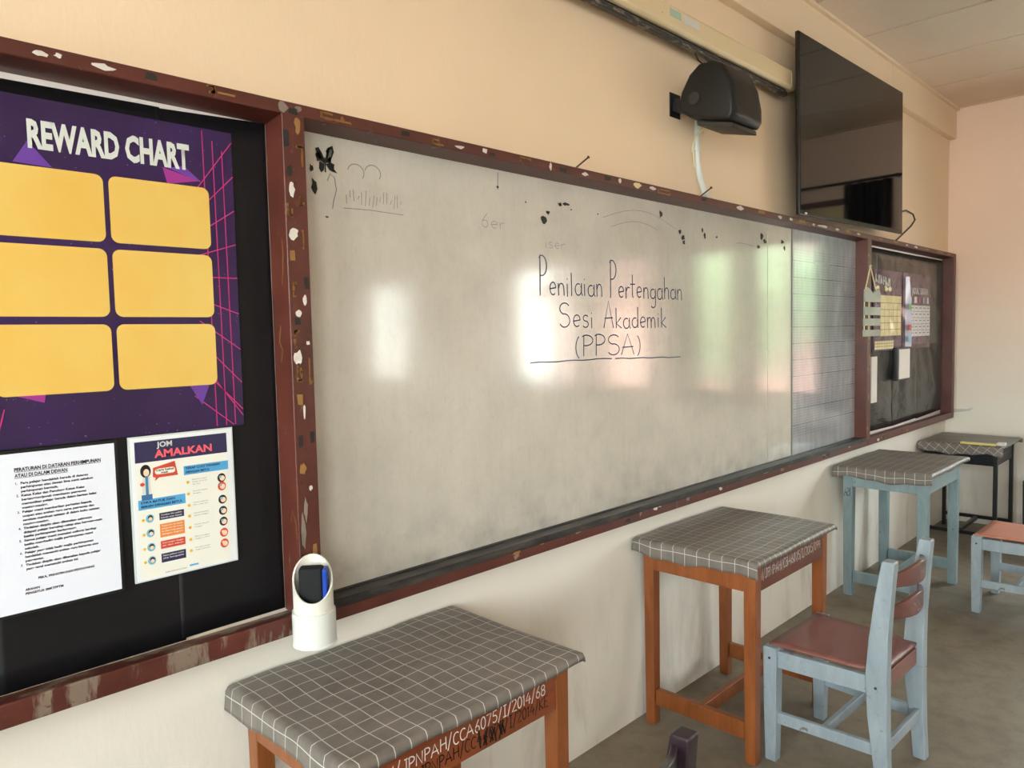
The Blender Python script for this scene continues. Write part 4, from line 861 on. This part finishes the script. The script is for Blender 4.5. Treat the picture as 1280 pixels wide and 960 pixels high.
f = MB(); write(f, '1SA', -.385+.0, -.345, .60, .05, .003, (0,0,0), ax=(1,0,0)); 
for v in f.bm.verts: v.co = Vector((-.3315, (v.co.x+.365)*.9+.2, v.co.z))
f.out('scribble', M_BINK, D3)

# black steel desk in the corner
sd_ = empty('steel_desk', (6.36,-.275,0), 0, 'black steel-framed desk in the far corner', 'desk', 'desks along the board wall')
X, Y, H = .25, .225, .735
for sx_ in (-1,1):
    for sy_ in (-1,1):
        f = MB(); f.box(sx_*X-.013, sx_*X+.013, sy_*Y-.013, sy_*Y+.013, 0, H-.018); f.out('leg', M_STEEL, sd_, .002)
    f = MB(); f.box(sx_*X-.010, sx_*X+.010, -Y+.013, Y-.013, .07 if sx_ < 0 else .085, .095 if sx_ < 0 else .11); f.out('side_bar', M_STEEL, sd_)
f = MB(); f.box(-X+.013, X-.013, -.012, .012, .078, .103); f.out('middle_bar', M_STEEL, sd_)
f = MB(); f.box(-X-.005, X+.005, -Y-.005, Y+.005, .585, .715); f.out('book_tray', M_NAVY, sd_, .004)
f = MB(); f.box(-.29, .29, -.265, .245, H-.018, H); f.out('desk_top', M_ORANGE, sd_, .003)
c = cloth(.595, .52, (.070,.035,.015,.02), 9, pat_rot=.62, over=.012); c.location = (6.36,-.283,H+.0035); tag(c, 'grey checked oilcloth with slanting lines on the corner steel desk', 'tablecloth', 'grey checked tablecloths on the desks')
f = MB(); f.box(6.05,6.09,-.50,-.32,.7165,.726); f.out('x', M_ORANGE) if False else f.bm.free()
f = MB(); f.box(-.02,.02,-.11,.11,0,.014); wr = tag(f.out('wooden_ruler', flat('pale_yellow_wood', srgb(214,196,120), .4), None, .002), 'pale yellow wooden strip lying at the edge of the corner desk', 'wooden strip'); wr.location = (6.065,-.40,.7395); wr.rotation_euler = (0,0,-.05)
f = MB(); f.box(-.03,.03,-.025,.025,0,.022); cl_ = tag(f.out('board_eraser', SCR['w'], None, .004), 'small white block beside the yellow strip on the corner desk', 'eraser'); cl_.location = (6.10,-.535,.7395)

# ---------------- chairs ----------------
def make_chair(mf_, ms_, mb_, label, wf=.45, wb=.40, dp=.36, sh=.425, top=.82):
    e = empty('wooden_chair', (0,0,0), 0, label, 'chair', 'wooden pupil chairs')
    yf, yb_ = dp/2, -dp/2; lw = .042
    for s_ in (-1, 1):
        xf, xb = s_*(wf/2-lw/2), s_*(wb/2-lw/2)
        f = MB(); f.loft([[(xf-s_*0-a/2, yf-a/2-.0, z_), (xf+a/2, yf-a/2, z_), (xf+a/2, yf+a/2, z_), (xf-a/2, yf+a/2, z_)] for z_, a in ((0,.040),(.2,.048),(sh+.004,.052))]); f.out('front_leg', mf_, e, .003)
        prof_ = [(0,-.024,.044),(.12,-.016,.048),(.28,-.004,.064),(sh,0,.070),(.55,-.006,.062),(.70,-.020,.052),(top-.008,-.034,.042),(top,-.035,.036)]
        f = MB(); f.loft([[(xb-.021, yb_+o1-w_/2, z_),(xb+.021, yb_+o1-w_/2, z_),(xb+.021, yb_+o1+w_/2, z_),(xb-.021, yb_+o1+w_/2, z_)] for z_, o1, w_ in prof_]); f.out('back_post', mf_, e, .004)
        f = MB(); f.beam((xf, yf-.02, sh-.040), (xb, yb_+.02, sh-.040), .020, .062); f.out('side_apron', mf_, e, .002)
        f = MB(); f.beam((xf, yf-.015, .165), (xb, yb_-.005, .165), .018, .042); f.out('side_stretcher', mf_, e, .002)
        for (px_, py_, pz_) in ((xf+s_*.026, yf, sh-.035), (xb+s_*.0215, yb_+.0, sh-.04)):
            f = MB(); f.tube([(px_-s_*.001,py_,pz_),(px_+s_*.0015,py_,pz_)], .005, 8); f.out('screw', M_NAIL, e)
    f = MB(); f.box(-wf/2+.04, wf/2-.04, yf-.008, yf+.012, sh-.07, sh-.008); f.out('front_apron', mf_, e, .002)
    f = MB(); f.box(-wb/2+.036, wb/2-.036, yb_-.012, yb_+.008, sh-.07, sh-.01); f.out('back_apron', ms_, e, .002)
    f = MB(); f.box(-wb/2+.036, wb/2-.036, yb_-.026, yb_-.01, .15, .19); f.out('back_stretcher', mf_, e, .002)
    f = MB(); f.beam((-wf/2+.03, 0, .165), (wf/2-.03, 0, .165), .018, .036); f.out('middle_stretcher', mf_, e, .002)
    f = MB(); n = 10; rows_ = []
    for j in range(n+1):
        v_ = j/n; y_ = yf+.016+(yb_-.012-yf-.016)*v_; ww = wf+(wb-wf)*v_-.045; r_ = []
        hw = ww/2 if v_ < .82 else wb/2-.038
        for i in range(n+1):
            u_ = i/n*2-1; r_.append((u_*hw, y_, sh+.006-.004*(1-u_*u_)*math.sin(PI*min(1,v_*1.05))))
        rows_.append(r_)
    f.loft(rows_, cap=False, closed=False); s1 = f.out('seat', ms_, e, smooth=True); sd = s1.modifiers.new('s','SOLIDIFY'); sd.thickness = .009; sd.offset = 0
    for zc, hh in ((.745,.058),(.635,.058)):
        f = MB(); rg = []
        for i in range(17):
            u_ = i/16*2-1; x_ = u_*(wb/2-.032); yy = yb_-.006-.045*(1-u_**2)-.014*(zc-.5)/.25; tz = .010*math.cos(u_*PI)
            rg.append([(x_, yy-.008, zc-hh/2-tz*.5), (x_, yy-.008, zc+hh/2+tz), (x_, yy+.008, zc+hh/2+tz), (x_, yy+.008, zc-hh/2-tz*.5)])
        f.loft(rg); f.out('back_slat', mb_, e, .003)
    return e
ch = make_chair(M_BLUE2, M_ROSE, M_SLAT, 'pale blue wooden chair with a dusty rose seat, tucked at the middle orange desk')
ch.location = (2.745, -.722, 0); ch.rotation_euler = (0,0,math.radians(-1.5))
c2 = dup(ch, None, {'dusty_rose_seat_varnish': M_ROSE2}); c2.location = (4.86, -.90, 0); c2.rotation_euler = (0,0,math.radians(-1))
c2['label'] = 'pale blue wooden chair with a salmon seat at the right edge, beyond the first chair'
mp_ = {k: M_PURP for k in ('worn_pale_blue_paint','dusty_rose_seat_varnish','brown_rose_gloss_varnish')}
c3 = dup(ch, None, mp_); c3.location = (1.005, -.795, 0); c3.rotation_euler = (0,0,math.radians(3)); c3['label'] = 'dark plum painted chair at the nearest desk, only the top of its backrest in view'
c4 = dup(ch, None, mp_); c4.location = (6.40, -.845, 0); c4.rotation_euler = (0,0,math.radians(-80)); c4['label'] = 'dark plum chair by the far wall at the right edge of the picture'
for k_ in c3.children:
    if k_.name.startswith('back_slat'): k_.location = (0, 0, .036)
